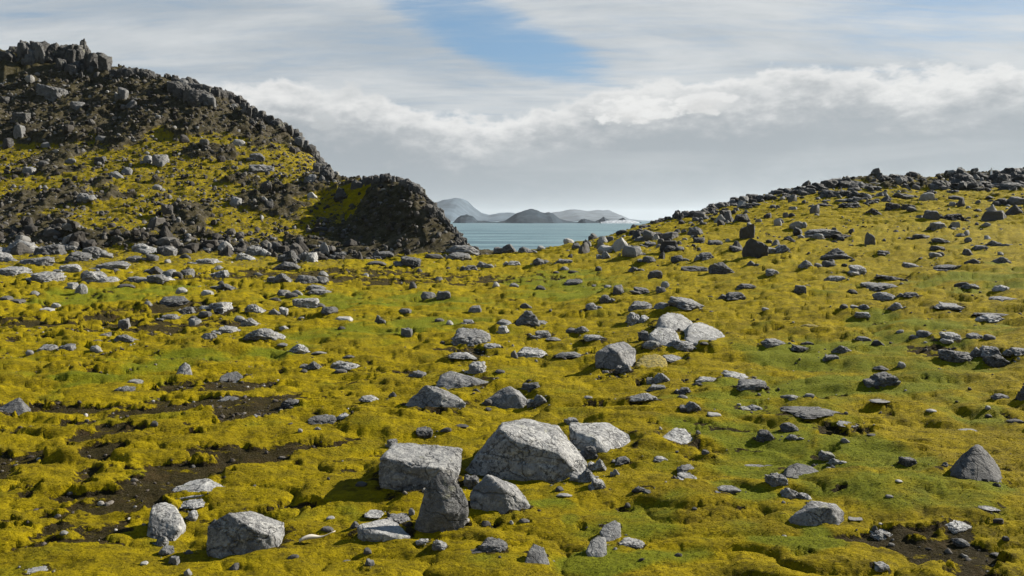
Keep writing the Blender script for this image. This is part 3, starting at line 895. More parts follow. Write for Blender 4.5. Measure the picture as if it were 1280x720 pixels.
def hero(name, tone, label, foot, corners, i):
    fx, fy, fz = at(*foot)
    P = []
    for (px, py, d) in corners:
        kx, kz = ray(px, py)
        y = fy + d * fy / 7.5
        P.append((kx * y, y, kz * y))
    P = np.array(P)
    cx, cy = P[:, 0].mean(), P[:, 1].mean() + 0.1
    gz = min(height(cx, cy), P[:, 2].min() + 0.05)
    w = np.ptp(P[:, 0])
    # the buried underside and the far side
    zb = P[:, 2].min()
    low = np.array([(cx - .38 * w, fy + .05 * w, zb - .22 * w), (cx + .38 * w, fy + .05 * w, zb - .22 * w),
                    (cx - .36 * w, P[:, 1].max() + .12 * w, zb - .15 * w), (cx + .36 * w, P[:, 1].max() + .12 * w, zb - .15 * w)])
    P = np.r_[P, low]
    org = np.array([cx, cy, gz])
    px = [c[0] for c in corners]
    size = max(px) - min(px)
    v, f = carve(P - org, 5 if size > 75 else 4, 300 + i, rough=0.026 if tone != 'm' else 0.09, sharp=170 if tone != 'm' else 12, chips=2, warpk=0.022, joints=2 if (tone != 'm' and size > 70) else 0, jdeep=0.5, keep=0.965)
    me = mesh_np('rock_shape', v, f, M_ROCK[tone])
    o = link(name, me, (cx, cy, gz + ZC), label=label, category='boulder' if name == 'boulder' else 'rock slab', group=FG, kind='thing')
    LIFT.append((cx, cy, min(gz, fz) + 0.01, w * .5, np.ptp(P[:-4, 1]) * .5, 0.02 + 0.02 * w))
    THINGS.append((sum(px) / len(px), foot[1], size, o))
    return o


for i, hrow in enumerate(HERO):
    hero(*hrow, i)


# ------------------------------------------------------------------ the other rocks one can pick out, plus dark blocks added as shade in gaps: column, foot row, width, height, shape, tone
ROCKS_AND_SHADE_BLOCKS = '''
81 670 11 8 b d;46 716 30 8 f p;241 637 36 14 f p;240 653 18 16 r p;200 684 22 20 r g;208 696 20 15 r g;218 706 13 15 b g;180 708 12 7 w g;236 693 10 8 b p;235 721 10 12 b p
409 665 14 8 b d;367 698 13 9 w p;433 702 12 5 f p;459 693 11 10 b p;463 708 14 11 b d;549 687 22 16 w p;616 690 38 22 s d;598 692 24 6 f p;495 655 40 22 s g;515 648 9 11 b p;553 667 8 9 b p;413 651 12 6 f d;444 663 13 15 w d
489 560 14 13 b g;531 547 22 14 s d;558 542 13 8 r g;577 537 16 5 f p;404 531 36 14 s d;430 523 20 8 f p;397 540 8 5 b d;363 509 22 12 s d;462 502 28 12 f p;491 498 10 6 r p
522 473 20 10 b d;430 462 42 17 w p;389 464 28 14 w d;426 467 14 6 r p;436 450 17 7 f p;381 468 10 6 b d;375 443 28 18 w p;353 435 14 5 f p;398 445 18 6 f p;594 468 29 20 b p;626 471 14 6 f p
588 427 54 20 s g;578 450 38 13 f p;591 432 25 10 s g;616 435 22 8 s g;628 417 15 14 s p;508 422 17 15 b d;476 405 17 14 w d;563 406 11 9 w d;584 406 20 8 s g;427 412 11 6 b d;355 412 12 7 b g
665 407 42 25 p g;676 422 31 11 s g;691 427 22 6 f g;728 416 21 12 w g;715 421 16 7 r g;742 430 28 10 s p;663 448 42 18 s p;643 448 9 14 b g;712 450 38 12 f g;780 468 22 15 w g
856 439 32 15 b p;814 441 25 12 r g;842 451 36 10 f p;805 427 14 17 b g;881 441 14 5 f g;822 479 32 17 w p;820 488 24 10 s g;853 493 22 11 s d;803 503 38 13 f p;853 499 14 7 b d;861 516 29 14 w g
884 476 31 9 s p;921 473 39 11 s p;938 488 42 14 s g;871 483 16 6 s d;664 490 24 13 b d;671 511 29 17 w g;736 504 12 5 f p;714 532 17 11 b p;726 536 20 9 b p;939 514 37 11 w g;892 521 20 7 s d;955 552 24 18 s d;882 571 9 9 b p
825 577 20 8 s g;746 588 25 20 w p;744 612 23 18 b p;768 594 13 12 w p;705 624 18 8 f p;775 581 27 10 s d;803 616 28 11 w d;857 590 25 10 s d;857 598 32 9 s p;908 616 36 11 s g;785 638 10 9 b p;848 697 10 8 b p;802 703 7 6 b p;868 638 8 5 b p
789 684 34 13 s p;969 609 26 22 b p;993 625 38 24 w p;1033 577 18 12 b g;1047 582 22 12 w p;1134 584 22 14 b d;1123 607 10 5 f p;1112 623 9 5 b d;1102 675 30 14 s p;1068 654 20 6 f p;1196 665 32 10 s p;1201 684 22 13 r d;1257 677 8 7 b p;1236 638 32 6 f p;1245 698 15 7 f p;1207 699 6 6 b p;1100 714 21 11 s p;1114 684 8 6 b p
992 550 22 10 w p;1056 554 11 8 r g;1090 546 14 4 f p;965 434 31 10 s g;998 440 27 9 s d;1010 431 16 6 f p;1053 442 23 13 w d;1078 427 20 8 s d;1097 433 15 10 w g;1037 453 21 9 s d;1152 422 27 13 r d;1125 419 11 7 b d;1218 425 19 9 s g;1236 425 15 9 b d;1185 433 38 15 s p
1197 457 42 20 b d;1232 449 36 19 s g;1247 459 34 18 w d;1270 444 31 12 s g;1098 484 42 17 b d;1128 462 11 9 b g;1100 466 20 7 s d;1098 511 21 5 f p;1249 499 21 9 s g;1281 501 22 25 b d;990 502 25 8 w g;1012 496 11 6 b g;1014 524 72 12 s d;986 540 24 16 r d;1058 534 27 7 f g;1165 517 15 6 f p;1235 514 8 7 b d;1236 524 10 6 b d;1270 531 20 7 s d;1210 538 22 5 f p
60 442 23 10 s g;84 441 20 9 s g;38 446 11 8 w g;158 427 26 12 w d;122 430 12 4 f p;261 425 20 12 r g;282 416 32 11 s g;331 422 44 18 w g;157 489 23 8 s g;169 481 17 9 w d;193 538 10 8 b d;285 501 26 7 s d
20 316 52 21 r g;8 328 36 18 r p;14 344 46 16 s p;62 319 36 18 s d;85 313 28 10 s g;124 322 42 19 w g;99 327 30 16 s d;48 333 40 16 s g;86 339 33 14 s p;55 352 40 14 b p;107 346 13 11 b p;128 352 42 17 w p;138 338 52 12 s g;183 317 40 17 w p;166 328 23 10 s d;188 328 18 11 b d;204 320 18 14 b d;213 320 14 14 b g;232 323 17 7 s p
170 353 25 11 s g;194 356 31 14 s g;212 351 27 10 f p;216 347 25 13 r p;193 343 23 12 w d;235 342 17 9 b d;90 362 15 11 b p;102 369 15 16 r p;45 371 13 8 r p;6 375 18 8 w g;157 359 20 6 f p;227 368 15 9 w p;185 381 11 8 b p;218 384 40 15 s d;232 392 23 12 s d;210 403 27 9 s g;70 386 10 9 b g;58 394 17 7 f p;20 379 18 6 s d
306 325 26 12 w p;318 319 21 15 s g;333 320 15 12 r p;346 313 11 14 s p;362 330 28 21 w d;389 328 15 15 b p;378 327 13 15 b g;361 339 34 13 w g;350 353 30 14 w g;383 355 27 13 r g;402 355 17 11 r g;405 345 14 9 r g;275 349 23 11 s p;273 337 18 7 f p;256 330 35 9 s p;259 316 14 7 s p;322 345 17 7 f p;233 344 17 10 b d;222 347 11 9 b p;279 363 31 10 w d;259 370 14 9 w g
271 392 39 15 b p;321 390 28 15 w p;343 394 14 9 r g;353 394 14 12 b p;383 385 33 17 b p;400 370 33 9 s g;395 363 25 9 s g;343 376 15 8 b g;355 372 17 10 r g;365 374 15 9 b p;371 369 19 8 s d;412 394 21 12 r d;430 401 19 7 f p;242 401 17 8 r g;257 401 15 8 r g;300 403 15 10 b d;314 407 24 14 w p;424 322 27 10 s d;400 384 13 7 b d
480 323 29 11 s d;542 323 21 7 f p;579 319 44 17 r g;572 326 32 11 r g;509 335 34 15 b d;470 331 23 6 f g;632 317 31 15 w d;660 316 25 10 r g;676 312 11 6 r d;586 339 23 9 s d;606 336 24 10 w p;640 333 23 7 s p;677 333 20 10 w d;621 358 10 9 r g;642 359 13 6 b d;675 364 14 7 f p;516 361 11 14 b g;535 374 19 11 r d;555 376 19 13 b d;657 386 15 9 r d;630 405 19 10 s g;594 391 17 11 s g;507 394 15 7 b d;549 403 15 7 w p
760 302 17 10 b d;733 310 15 10 b d;720 311 13 9 b d;779 292 19 8 s d;754 324 21 14 w p;704 330 25 9 s g;706 338 15 10 b g;717 342 13 6 b p;803 301 23 9 s d;820 298 21 13 s d;812 309 32 10 s d;842 316 27 10 w d;798 320 25 9 s d;808 332 25 12 r d;850 326 25 11 r d;778 338 17 7 s d;748 340 11 10 b d;795 341 20 9 w d;695 344 11 6 b g
880 329 27 12 s g;903 342 37 23 w d;868 339 37 12 s d;716 360 27 8 s d;768 350 13 10 b d;781 350 11 9 b g;793 349 9 7 b d;772 367 20 17 b d;799 367 35 10 s d;827 366 15 11 b d;842 355 11 8 r d;850 362 12 9 b d;741 388 23 14 r g;759 379 23 14 w g;757 385 13 7 r g;800 387 32 15 s g;827 385 25 13 r g;797 405 31 21 w p;859 391 48 19 s g;719 400 11 7 b d
921 316 21 9 s d;934 309 13 8 w g;893 307 23 8 s d;972 317 36 16 w g;1025 297 54 18 s g;985 302 17 9 s d;1052 299 27 8 s d;1045 323 44 22 p d;941 333 16 10 w d;955 333 13 6 b d;1007 339 19 14 w g;1037 334 19 11 b d;1022 336 11 9 b g;964 344 19 10 s g;1069 344 34 13 s p;1018 349 19 7 s p;1008 356 13 11 b g;1043 352 29 11 s g;1088 359 25 10 s g;1000 369 17 13 b d;932 361 25 8 s d;915 375 38 13 s d;935 369 15 10 b p;957 380 17 9 w p;957 388 9 6 b d;922 402 19 6 f g;1065 368 15 9 b d;1076 386 30 12 w g;1055 391 13 10 w g;1078 402 21 9 b p;1012 408 27 10 r m
1147 299 27 9 r d;1180 301 29 7 f g;1248 307 34 11 w g;1171 314 16 7 f p;1170 322 17 9 b d;1103 321 23 8 s d;1130 327 17 9 b d;1139 335 23 9 s g;1208 320 15 11 b d;1224 315 19 9 s d;1218 329 21 11 w d;1253 329 23 13 w g;1182 338 42 10 s d;1208 338 16 7 s p;1104 339 13 9 b g;1115 350 39 9 s g;1100 362 46 12 s g;1106 377 33 16 r g;1135 372 29 10 s g;1122 389 23 14 w p;1211 364 24 10 w g;1251 363 24 11 r p;1252 376 43 11 s g;1184 387 38 8 s g;1246 395 54 9 s d;1236 405 37 11 s p
926 278 27 15 b d;905 274 19 18 b d;1131 247 27 10 s g;1114 262 21 14 b d;1135 262 15 11 b d;1062 260 30 11 s d;1092 269 21 13 w d;1188 275 35 13 s d;1172 290 19 12 b g;1162 290 9 8 b p;1238 248 15 6 f p
36 219 17 14 b g;25 171 13 17 b g;8 186 18 17 r d;90 204 17 9 b p;127 178 13 11 b g;147 224 20 13 w p;160 218 16 12 r g;183 205 15 14 r p;199 208 20 20 b p;109 251 21 12 w g;57 186 12 9 r p;197 238 13 9 w p;127 204 15 11 b d;55 208 14 9 b g
328 215 31 15 s p;389 227 18 12 s p;296 257 17 14 b p;390 248 12 10 r g;429 249 23 18 p d;337 261 15 13 b d;401 290 17 7 s p;320 201 23 14 s p;299 183 13 10 s p;66 126 34 28 b g;95 137 17 15 b g;162 136 18 17 r g;152 124 14 22 b g;27 151 21 21 s d;149 95 15 14 b d;6 129 13 13 b d;729 603 38 27 w g;734 577 26 20 b d;590 613 22 22 b d;470 647 30 11 f p;700 616 15 9 b p;452 610 13 8 b g;528 682 18 9 w p;655 655 15 8 b g
'''
SH = {'b': 'block', 's': 'slab', 'w': 'wedge', 'r': 'round', 'p': 'pyr', 'f': 'flat'}
recs = []
for line in ROCKS_AND_SHADE_BLOCKS.strip().split('\n'):
    for e in line.split(';'):
        a = e.split()
        if len(a) == 6:
            recs.append((float(a[0]), float(a[1]), float(a[2]), float(a[3]), SH[a[4]], a[5]))
LIMIT = 296 - len(HERO)
order = sorted(range(len(recs)), key=lambda i: -(recs[i][2] * recs[i][3]) ** 0.5)
single = set(order[:LIMIT])
rest = [recs[i] for i in order[LIMIT:]]

TONE_W = {'p': 'pale', 'g': 'grey', 'd': 'dark', 'm': 'mossy'}
SHAPE_W = {'block': 'angular block', 'slab': 'flat slab', 'wedge': 'wedge-shaped rock', 'round': 'rounded rock', 'pyr': 'peaked rock', 'flat': 'low stone flush with the moss'}
MARKS = [  # things one can find in the photograph
    (650, 565, 'the largest boulder'), (305, 668, 'the big smooth boulder'), (1220, 580, 'the dark pyramid boulder'), (1020, 645, 'the isolated flat-topped boulder'),
    (845, 550, 'the brightest whitish rock'), (768, 445, 'the tall rounded boulder'), (860, 412, 'the big pale outcrop'), (542, 500, 'the low wedge boulder'), (478, 668, 'the low pale-topped block'),
    (755, 680, 'the bottom trio'), (228, 465, 'the standing stone'), (289, 472, 'the dark rounded rock'), (15, 510, 'the dark three-cornered rock'), (670, 695, 'the sunken upright rock'), (940, 581, 'the long sunken slab')]
MARK_REC = {  # entries of the list that serve as landmarks, with their own labels
    (1098, 484): ('the black block', 'almost black oblong block in the green hollow, right middle of the slope'),
    (1197, 457): ('the dark square block', 'big dark square-fronted block, left end of the dark group at the right edge'),
    (1106, 377): ('the layered rock pile', 'rounded grey rock at the front of the layered pile, right slope'),
    (1045, 323): ('the dark peaked rock', 'dark peaked rock with small stones round it, upper right slope'),
    (903, 342): ('the dark wedge', 'dark wedge with a pale right edge, beside two grey slabs, upper right slope'),
    (772, 367): ('the dark cube', 'dark cube-like block on open yellow moss, centre right distance'),
    (1025, 297): ('the leaning grey slab', 'long grey slab leaning left, high on the right slope'),
    (665, 407): ('the grey peak', 'grey peaked rock alone on yellow moss, middle distance centre'),
    (375, 443): ('the pale wedge by the green strip', 'pale wedge rock on the edge of a green strip, left of centre'),
    (430, 462): ('the pale sloping wedge', 'pale sloping wedge with pebbles at its foot, left of centre'),
    (383, 385): ('the pale brick-like block', 'pale brick-like block with dark front, left middle distance'),
    (271, 392): ('the flat-topped pale block', 'flat-topped pale block with shaded front, left middle distance'),
    (128, 352): ('the pale tent-shaped rock', 'pale tent-shaped rock in front of the rock band, far left'),
    (102, 369): ('the round white rock', 'round whitish rock paired with a smaller one on moss, far left'),
    (20, 316): ('the big leftmost boulder', 'big grey rounded boulder at the left end of the rock band'),
    (183, 317): ('the pale-faced slab', 'pale-faced wedge at the back of the rock band under the hill'),
    (362, 330): ('the dark split rock', 'dark split rock at the foot of the scree, left of the knoll'),
    (579, 319): ('the boulder at the knoll foot', 'rounded grey boulder under the right foot of the dark knoll'),
    (509, 335): ('the two-lobed dark block', 'dark two-lobed block on moss in front of the knoll'),
    (632, 317): ('the dark lip rock', 'dark wedge rock on the lip of the saddle against the sea'),
    (1152, 422): ('the dark rounded rock in green moss', 'dark rounded rock in bright green moss, right slope'),
    (1014, 524): ('the long dark ledge', 'longest dark ledge lying in green moss, right of centre'),
    (1251, 363): ('the pale speckled rock', 'pale speckled rounded rock, right edge of the slope'),
    (1281, 501): ('the rock cut by the right edge', 'tall dark rock cut off by the right edge of the picture'),
    (328, 215): ('the sunlit hill slab', 'big sunlit slab with dark underside on the hill shoulder'),
    (66, 126): ('the square hill block', 'big square grey block below the crag at the hill top'),
    (199, 208): ('the pale hill block', 'largest pale block among rubble on the mossy hill terrace'),
    (36, 219): ('the grey hill cube', 'grey cube-like rock on the mossy terrace, left edge of the hill'),
    (296, 257): ('the pale scree block', 'pale square block beside the scree chute on the hill'),
    (429, 249): ('the dark saddle rock', 'dark peaked rock in moss between the hill and the knoll'),
    (926, 278): ('the dark ridge block', 'dark square block below the right ridge outcrops'),
    (616, 690): ('the dark half-buried slab', 'dark half-buried slab in moss, bottom centre'),
    (594, 468): ('the pale split block', 'pale block with shaded left face above the three-lobed boulder'),
    (588, 427): ('the long grey back slab', 'long grey sloping slab on yellow moss, centre'),
    (404, 531): ('the low dark slab', 'low dark slab on yellow moss, left of the central boulders'),
}
for (c, r_), (ph, lb) in MARK_REC.items():
    MARKS.append((c, r_ - 6, ph))


def region(c, r_):
    if c < 600 and r_ < 300:
        return 'rocks on the left hill'
    if r_ < 358 and c < 470:
        return 'rocks in the band below the hill'
    if r_ > 530:
        return FG
    if c > 690 and r_ < 420:
        return 'rocks on the right slope'
    return 'rocks scattered over the middle slope'


# labels: look, then place against the nearest landmark; look-alikes are told apart by their order from it
info = {}
for i in single:
    c, r_, w, h, s, t = recs[i]
    if (int(c), int(r_)) in MARK_REC:
        info[i] = ('mark', MARK_REC[(int(c), int(r_))][1])
        continue
    size = 'big ' if w >= 36 else ('' if w >= 22 else 'small ')
    best = None
    for (mc, mr, ph) in MARKS:
        d = math.hypot(c - mc, (r_ - h / 2 - mr) * 1.6)
        if best is None or d < best[0]:
            best = (d, mc, mr, ph)
    d, mc, mr, ph = best
    ddx, ddy = c - mc, (r_ - h / 2 - mr) * 1.6
    if abs(ddx) >= abs(ddy):
        rel = 'right of' if ddx > 0 else 'left of'
    else:
        rel = 'in front of' if ddy > 0 else 'behind'
    info[i] = ('rel', size, TONE_W[t], SHAPE_W[s], rel, ph, d)
groups = {}
for i, v in info.items():
    if v[0] == 'rel':
        groups.setdefault(v[1:6], []).append((v[6], i))
LABEL = {}
ORD = ['', 'second', 'third', 'fourth', 'fifth', 'sixth', 'seventh', 'eighth']
for kx, lst in groups.items():
    lst.sort()
    size, tone, shape, rel, ph = kx
    for j, (d, i) in enumerate(lst):
        if len(lst) == 1:
            LABEL[i] = f'{size}{tone} {shape} {rel} {ph}'
        else:
            pre = 'nearest' if j == 0 else (ORD[j] + ' nearest')
            LABEL[i] = f'{pre} {size}{tone} {shape} {rel} {ph}'
for i, v in info.items():
    if v[0] == 'mark':
        LABEL[i] = v[1]


def place(c, r_, w, h, s, t, seed):
    x, y, z = at(c, r_)
    m = y / F                                  # metres per photo pixel
    slope = max(0.03, math.atan(-z / y)) if z < 0 else 0.06
    W_ = w * m
    D_ = W_ * (0.8 if s not in ('flat',) else 0.9)
    D_ = min(D_, 2.2)
    hid = D_ * slope * 0.6
    Hh = max(h * m * 0.5, h * m - hid) * 0.95
    if s == 'flat':
        Hh = max(0.25 * h * m, h * m - D_ * slope * 0.8)
    rz = random.uniform(-.3, .3)
    yy = y + 0.30 * D_
    xx = x * yy / y
    zz = min(height(xx, yy), z + 0.03) if y < 40 else z
    if c > 690 and r_ < 420:
        W_, Hh = W_ * 0.93, Hh * 0.85
    return xx, yy, zz - 0.06 * Hh, W_ * 1.02, D_, Hh * 0.88, rz


for i in sorted(single):
    c, r_, w, h, s, t = recs[i]
    x, y, z, a, b, hh, rz = place(c, r_, w, h, s, t, i)
    var = (i * 5 + int(c)) % NVAR
    sub = 4 if w > 20 else 3
    tone = 'k' if (t == 'd' and r_ < 300) else t
    if c < 600 and r_ < 300 and tone == 'p' and r_ > 165:
        tone = 'g'
    if c < 600 and r_ < 165:
        tone = {'p': 'g', 'g': 'd'}.get(tone, 'k')
        hh *= 0.85
    if s in ('slab', 'flat'):
        nm, cat = ('rock_slab', 'rock slab')
    elif w >= 26:
        nm, cat = ('boulder', 'boulder')
    else:
        nm, cat = ('rock', 'rock')
    o = link(nm, lib(s, var, sub), (x, y, z + ZC), label=LABEL[i], category=cat, group=region(c, r_), kind='thing')
    dress(o, tone)
    o.scale = (a, b, hh)
    o.rotation_euler = (random.uniform(-.1, .1), random.uniform(-.13, .13), rz)
    LIFT.append((x, y, z + 0.02, a * .5, b * .5, min(0.15 * hh, 0.07)))
    THINGS.append((c, r_, w, o))


lift_ground()

# ------------------------------------------------------------------ the ground and the hill, one sheet cut along the foot of the hill
idx = np.arange(NT_ * NR).reshape(NT_, NR)
quads = np.stack([idx[:-1, :-1], idx[1:, :-1], idx[1:, 1:], idx[:-1, 1:]], -1).reshape(-1, 4)[:, ::-1]
pc = PX[:-1, :-1].ravel()
yc = YD[:-1, :-1].ravel()
xc = GX[:-1, :-1].ravel()
foot = 49.2 + 0.8 * n_md[:-1, :-1].ravel()
ishill = (xc < 0) & (yc > foot) & (pc < 596)
isknoll = ishill & (pc > 424)
V = np.stack([GX, GY, ZG + ZC], -1).reshape(-1, 3)
CV = np.stack([soil, green, rocky_and_shade, np.ones_like(soil)], -1).reshape(-1, 4)
zq = V[:, 2][quads].max(1)


def sheet(name, sel, **props):
    qs = quads[sel]
    used, inv = np.unique(qs, return_inverse=True)
    me = mesh_np(name, V[used], inv.reshape(-1, 4), M_GROUND)
    ca = me.color_attributes.new('cover', 'FLOAT_COLOR', 'POINT')
    ca.data.foreach_set('color', CV[used].astype(np.float32).ravel())
    return link(name, me, **props)


sheet('ground', ~ishill & (zq > -3), kind='structure', label='gently rolling ground of yellow and green moss with bare dark soil', category='ground')
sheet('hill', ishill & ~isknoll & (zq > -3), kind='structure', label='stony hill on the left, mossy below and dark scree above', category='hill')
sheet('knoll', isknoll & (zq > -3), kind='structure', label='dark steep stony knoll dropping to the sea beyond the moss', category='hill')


# ------------------------------------------------------------------ crags: one outcrop each, its blocks are its parts
def outcrop(label, blocks, group, tone='k', jit=0.25, seed=0, extra=0, brk=2, low=1.0, forms=('block', 'slab', 'block', 'round', 'slab', 'wedge')):
    rng = random.Random(seed)
    b0 = blocks[len(blocks) // 2]
    x0, y0, z0 = at(b0[0], b0[1])
    e = link('rock_outcrop', None, (x0, y0, z0 + ZC), label=label, category='crag', group=group)
    bl = []
    for q in list(blocks):                         # every mass is broken into a few fitted pieces
        bl.append((q[0] + rng.uniform(-.1, .1) * q[2], q[1], q[2] * .75, q[3] * rng.uniform(.8, .95)))
        for _ in range(brk):
            u = rng.uniform(.3, .62)
            bl.append((q[0] + rng.uniform(-.5, .5) * q[2], q[1] + rng.uniform(-.12, .12) * q[3], q[2] * u, q[3] * rng.uniform(.55, 1.0)))
    for _ in range(extra):
        q = rng.choice(blocks)
        bl.append((q[0] + rng.uniform(-.8, .8) * q[2], q[1] + rng.uniform(0, .7) * q[3], q[2] * rng.uniform(.25, .55), q[3] * rng.uniform(.25, .5)))
    for j, (c, r_, w, h) in enumerate(bl):
        x, y, z = at(c, r_)
        m = y / F
        me = lib(rng.choice(forms), rng.randrange(NVAR), 4 if w > 16 else 3)
        tor = seed == 1
        o = link('block', me, (x - x0, y + 0.3 * w * m - y0, z - z0 - (0 if tor else 0.14 * h * m)), parent=e)
        dress(o, tone if rng.random() < .85 else 'd')
        o.scale = (w * m * (1.15 if tor else 1.5), w * m * 1.2, h * m * 1.05 * low)
        o.rotation_euler = (rng.uniform(-.12, .12), rng.uniform(-.15, .15), rng.uniform(-jit, jit) * 2)
    return e


def along(pts, n, w, h, seed, sink=0.25):
    """blocks strung along a broken line of photo points (their tops)"""
    rng = random.Random(seed)
    res = []
    for i in range(n):
        t = (i + 0.5 + rng.uniform(-.3, .3)) / n * (len(pts) - 1)
        a = min(int(t), len(pts) - 2)
        f = t - a
        c = pts[a][0] * (1 - f) + pts[a + 1][0] * f
        r_ = pts[a][1] * (1 - f) + pts[a + 1][1] * f
        s = rng.uniform(.6, 1.35)
        res.append((c, r_ + h * s * rng.uniform(.75, 1.0), w * s, h * s))
    return res


GH = 'crags along the hill crest'
outcrop('tall dark castle-like crag on the very top of the left hill',
        [(33, 76, 19, 26), (47, 77, 24, 32), (63, 78, 26, 30), (82, 80, 26, 28), (98, 82, 24, 28), (109, 82, 15, 31), (125, 85, 20, 22), (74, 86, 16, 14), (90, 90, 14, 12)], GH, seed=1, extra=10, brk=3, jit=0.12, low=0.93, forms=('block', 'block', 'slab', 'round'))
outcrop('low dark crag at the left edge below the castle-like crag', [(4, 74, 16, 12), (16, 76, 14, 11), (-8, 74, 16, 14)], GH, seed=2, extra=3)
outcrop('small dark knobs right after the castle-like crag', along([(140, 88), (160, 84), (178, 86), (200, 92)], 9, 9, 8, 3), GH, seed=3, extra=4)
outcrop('bulky dark crag with a grey face, middle of the hill crest', [(232, 124, 24, 22), (246, 130, 26, 24), (257, 130, 16, 20), (218, 112, 18, 14), (230, 108, 18, 12), (250, 112, 18, 12)] + along([(205, 92), (235, 96), (262, 106)], 6, 9, 8, 4), GH, seed=4, extra=6)
outcrop('jagged dark crag on the descending crest of the left hill', along([(265, 106), (290, 112), (305, 128), (330, 140)], 15, 10, 10, 5), GH, seed=5, extra=12)
outcrop('broken dark crag further down the hill crest', along([(332, 141), (360, 154), (375, 163), (388, 178)], 13, 10, 10, 6), GH, seed=6, extra=12)
outcrop('steep dark cliff ending the left hill crest', along([(388, 176), (398, 192), (408, 205), (416, 218)], 12, 10, 13, 7) + [(400, 215, 16, 16), (410, 224, 16, 16)], GH, seed=7, extra=8)
GK = 'crags on the knoll'
outcrop('rugged dark crag along the top of the knoll', along([(446, 226), (462, 221), (482, 217), (505, 222), (524, 232)], 18, 10, 9, 8), GK, seed=8, extra=16)
outcrop('dark broken cliff down the seaward edge of the knoll', along([(526, 234), (540, 250), (552, 268), (566, 284), (582, 298)], 17, 9, 10, 9), GK, seed=9, extra=16)
GR = 'crags along the right ridge'
outcrop('lowest dark crag on the seaward end of the right ridge', along([(790, 286), (812, 276), (838, 266)], 8, 11, 8, 10), GR, brk=3, low=0.6, seed=10, extra=14)
outcrop('long dark crag of big blocks, left part of the right ridge', [(851, 273, 16, 19), (862, 271, 18, 16), (872, 270, 18, 16), (884, 266, 16, 15), (893, 262, 16, 15)] + along([(880, 256), (905, 246), (915, 242)], 4, 14, 13, 11), GR, brk=3, low=0.6, seed=11, extra=16)
outcrop('tall dark crag with a flat capstone on the right ridge', [(921, 254, 16, 18), (931, 254, 18, 18), (940, 250, 14, 16), (924, 242, 12, 6), (944, 242, 9, 8)], GR, brk=3, low=0.6, seed=12, extra=14)
outcrop('row of low dark blocks stepping up the right ridge', along([(955, 240), (980, 231), (1000, 231), (1022, 227)], 9, 16, 11, 13), GR, brk=3, low=0.6, seed=13, extra=16)
outcrop('highest broad crag in the middle of the right ridge', [(1040, 234, 20, 21), (1052, 232, 22, 18), (1066, 233, 20, 17), (1080, 234, 18, 16), (1050, 246, 24, 16), (1072, 246, 24, 14), (1092, 238, 16, 13), (1034, 243, 16, 14)], GR, brk=3, low=0.6, seed=14, extra=28)
outcrop('small knobbly dark crag right of the broad crag', [(1104, 224, 10, 9), (1115, 224, 10, 8), (1126, 226, 14, 13), (1135, 226, 12, 14)], GR, brk=3, low=0.6, seed=15, extra=10)
outcrop('single small dark block in the dip of the right ridge', [(1154, 226, 11, 8)], GR, brk=3, low=0.6, seed=16)
outcrop('dark jagged crag rising right of the dip', along([(1172, 220), (1192, 213), (1206, 212), (1215, 208)], 8, 15, 14, 17), GR, brk=3, low=0.6, seed=17, extra=16)
outcrop('large tilted dark slab crag beside the white stake', [(1214, 228, 26, 17), (1226, 224, 22, 17), (1222, 232, 28, 10)], GR, brk=3, low=0.6, seed=18, extra=10)
outcrop('dark blocky crag at the right end of the ridge', along([(1242, 209), (1258, 208), (1272, 206), (1290, 205)], 7, 20, 18, 19) + [(1245, 232, 26, 10), (1270, 234, 24, 14)], GR, brk=3, low=0.6, seed=20, extra=14)

# ------------------------------------------------------------------ white stake on the ridge, weathered stick in the foreground
x, y, z = at(1236.5, 219)
st = bpy.data.meshes.new('stake_shape')
import bmesh
bm = bmesh.new()
bmesh.ops.create_cone(bm, cap_ends=True, segments=10, radius1=0.075, radius2=0.06, depth=0.62)
bmesh.ops.bevel(bm, geom=[e for e in bm.edges if e.calc_face_angle(0) > 1], offset=0.01, segments=1, affect='EDGES')
bmesh.ops.translate(bm, verts=bm.verts, vec=(0, 0, 0.27))
bm.to_mesh(st)
st.materials.append(M_POST)
link('marker_stake', st, (x, y - 0.3, z + ZC), label='thin white stake standing on the right ridge among dark rocks', category='stake')

x, y, z = at(397, 678)
bm = bmesh.new()
m = y / F
rings = []
for i in range(13):
    t = i / 12
    px = (t - .5) * 43 * m
    rad = (0.012 + 0.008 * math.sin(t * 5.2 + .4)) * (1.25 - .5 * abs(t - .35))
    ring = [bm.verts.new((px, 0.09 * (t - .5) + 0.015 * math.sin(t * 6) + rad * math.cos(a * math.pi / 4), 0.03 + .035 * t + 0.008 * math.sin(t * 8) + rad * 0.8 * math.sin(a * math.pi / 4))) for a in range(8)]
    rings.append(ring)
for p, q in zip(rings[:-1], rings[1:]):
    for a in range(8):
        bm.faces.new((p[a], p[(a + 1) % 8], q[(a + 1) % 8], q[a]))
bm.faces.new(rings[0][::-1])
bm.faces.new(rings[-1])
bmesh.ops.recalc_face_normals(bm, faces=bm.faces)
sm_ = bpy.data.meshes.new('stick_shape')
bm.to_mesh(sm_)
for p in sm_.polygons:
    p.use_smooth = True
sm_.materials.append(M_DRIFT)
link('weathered_stick', sm_, (x, y, z + ZC), label='pale weathered stick lying on moss between the two foreground boulder clusters', category='stick')

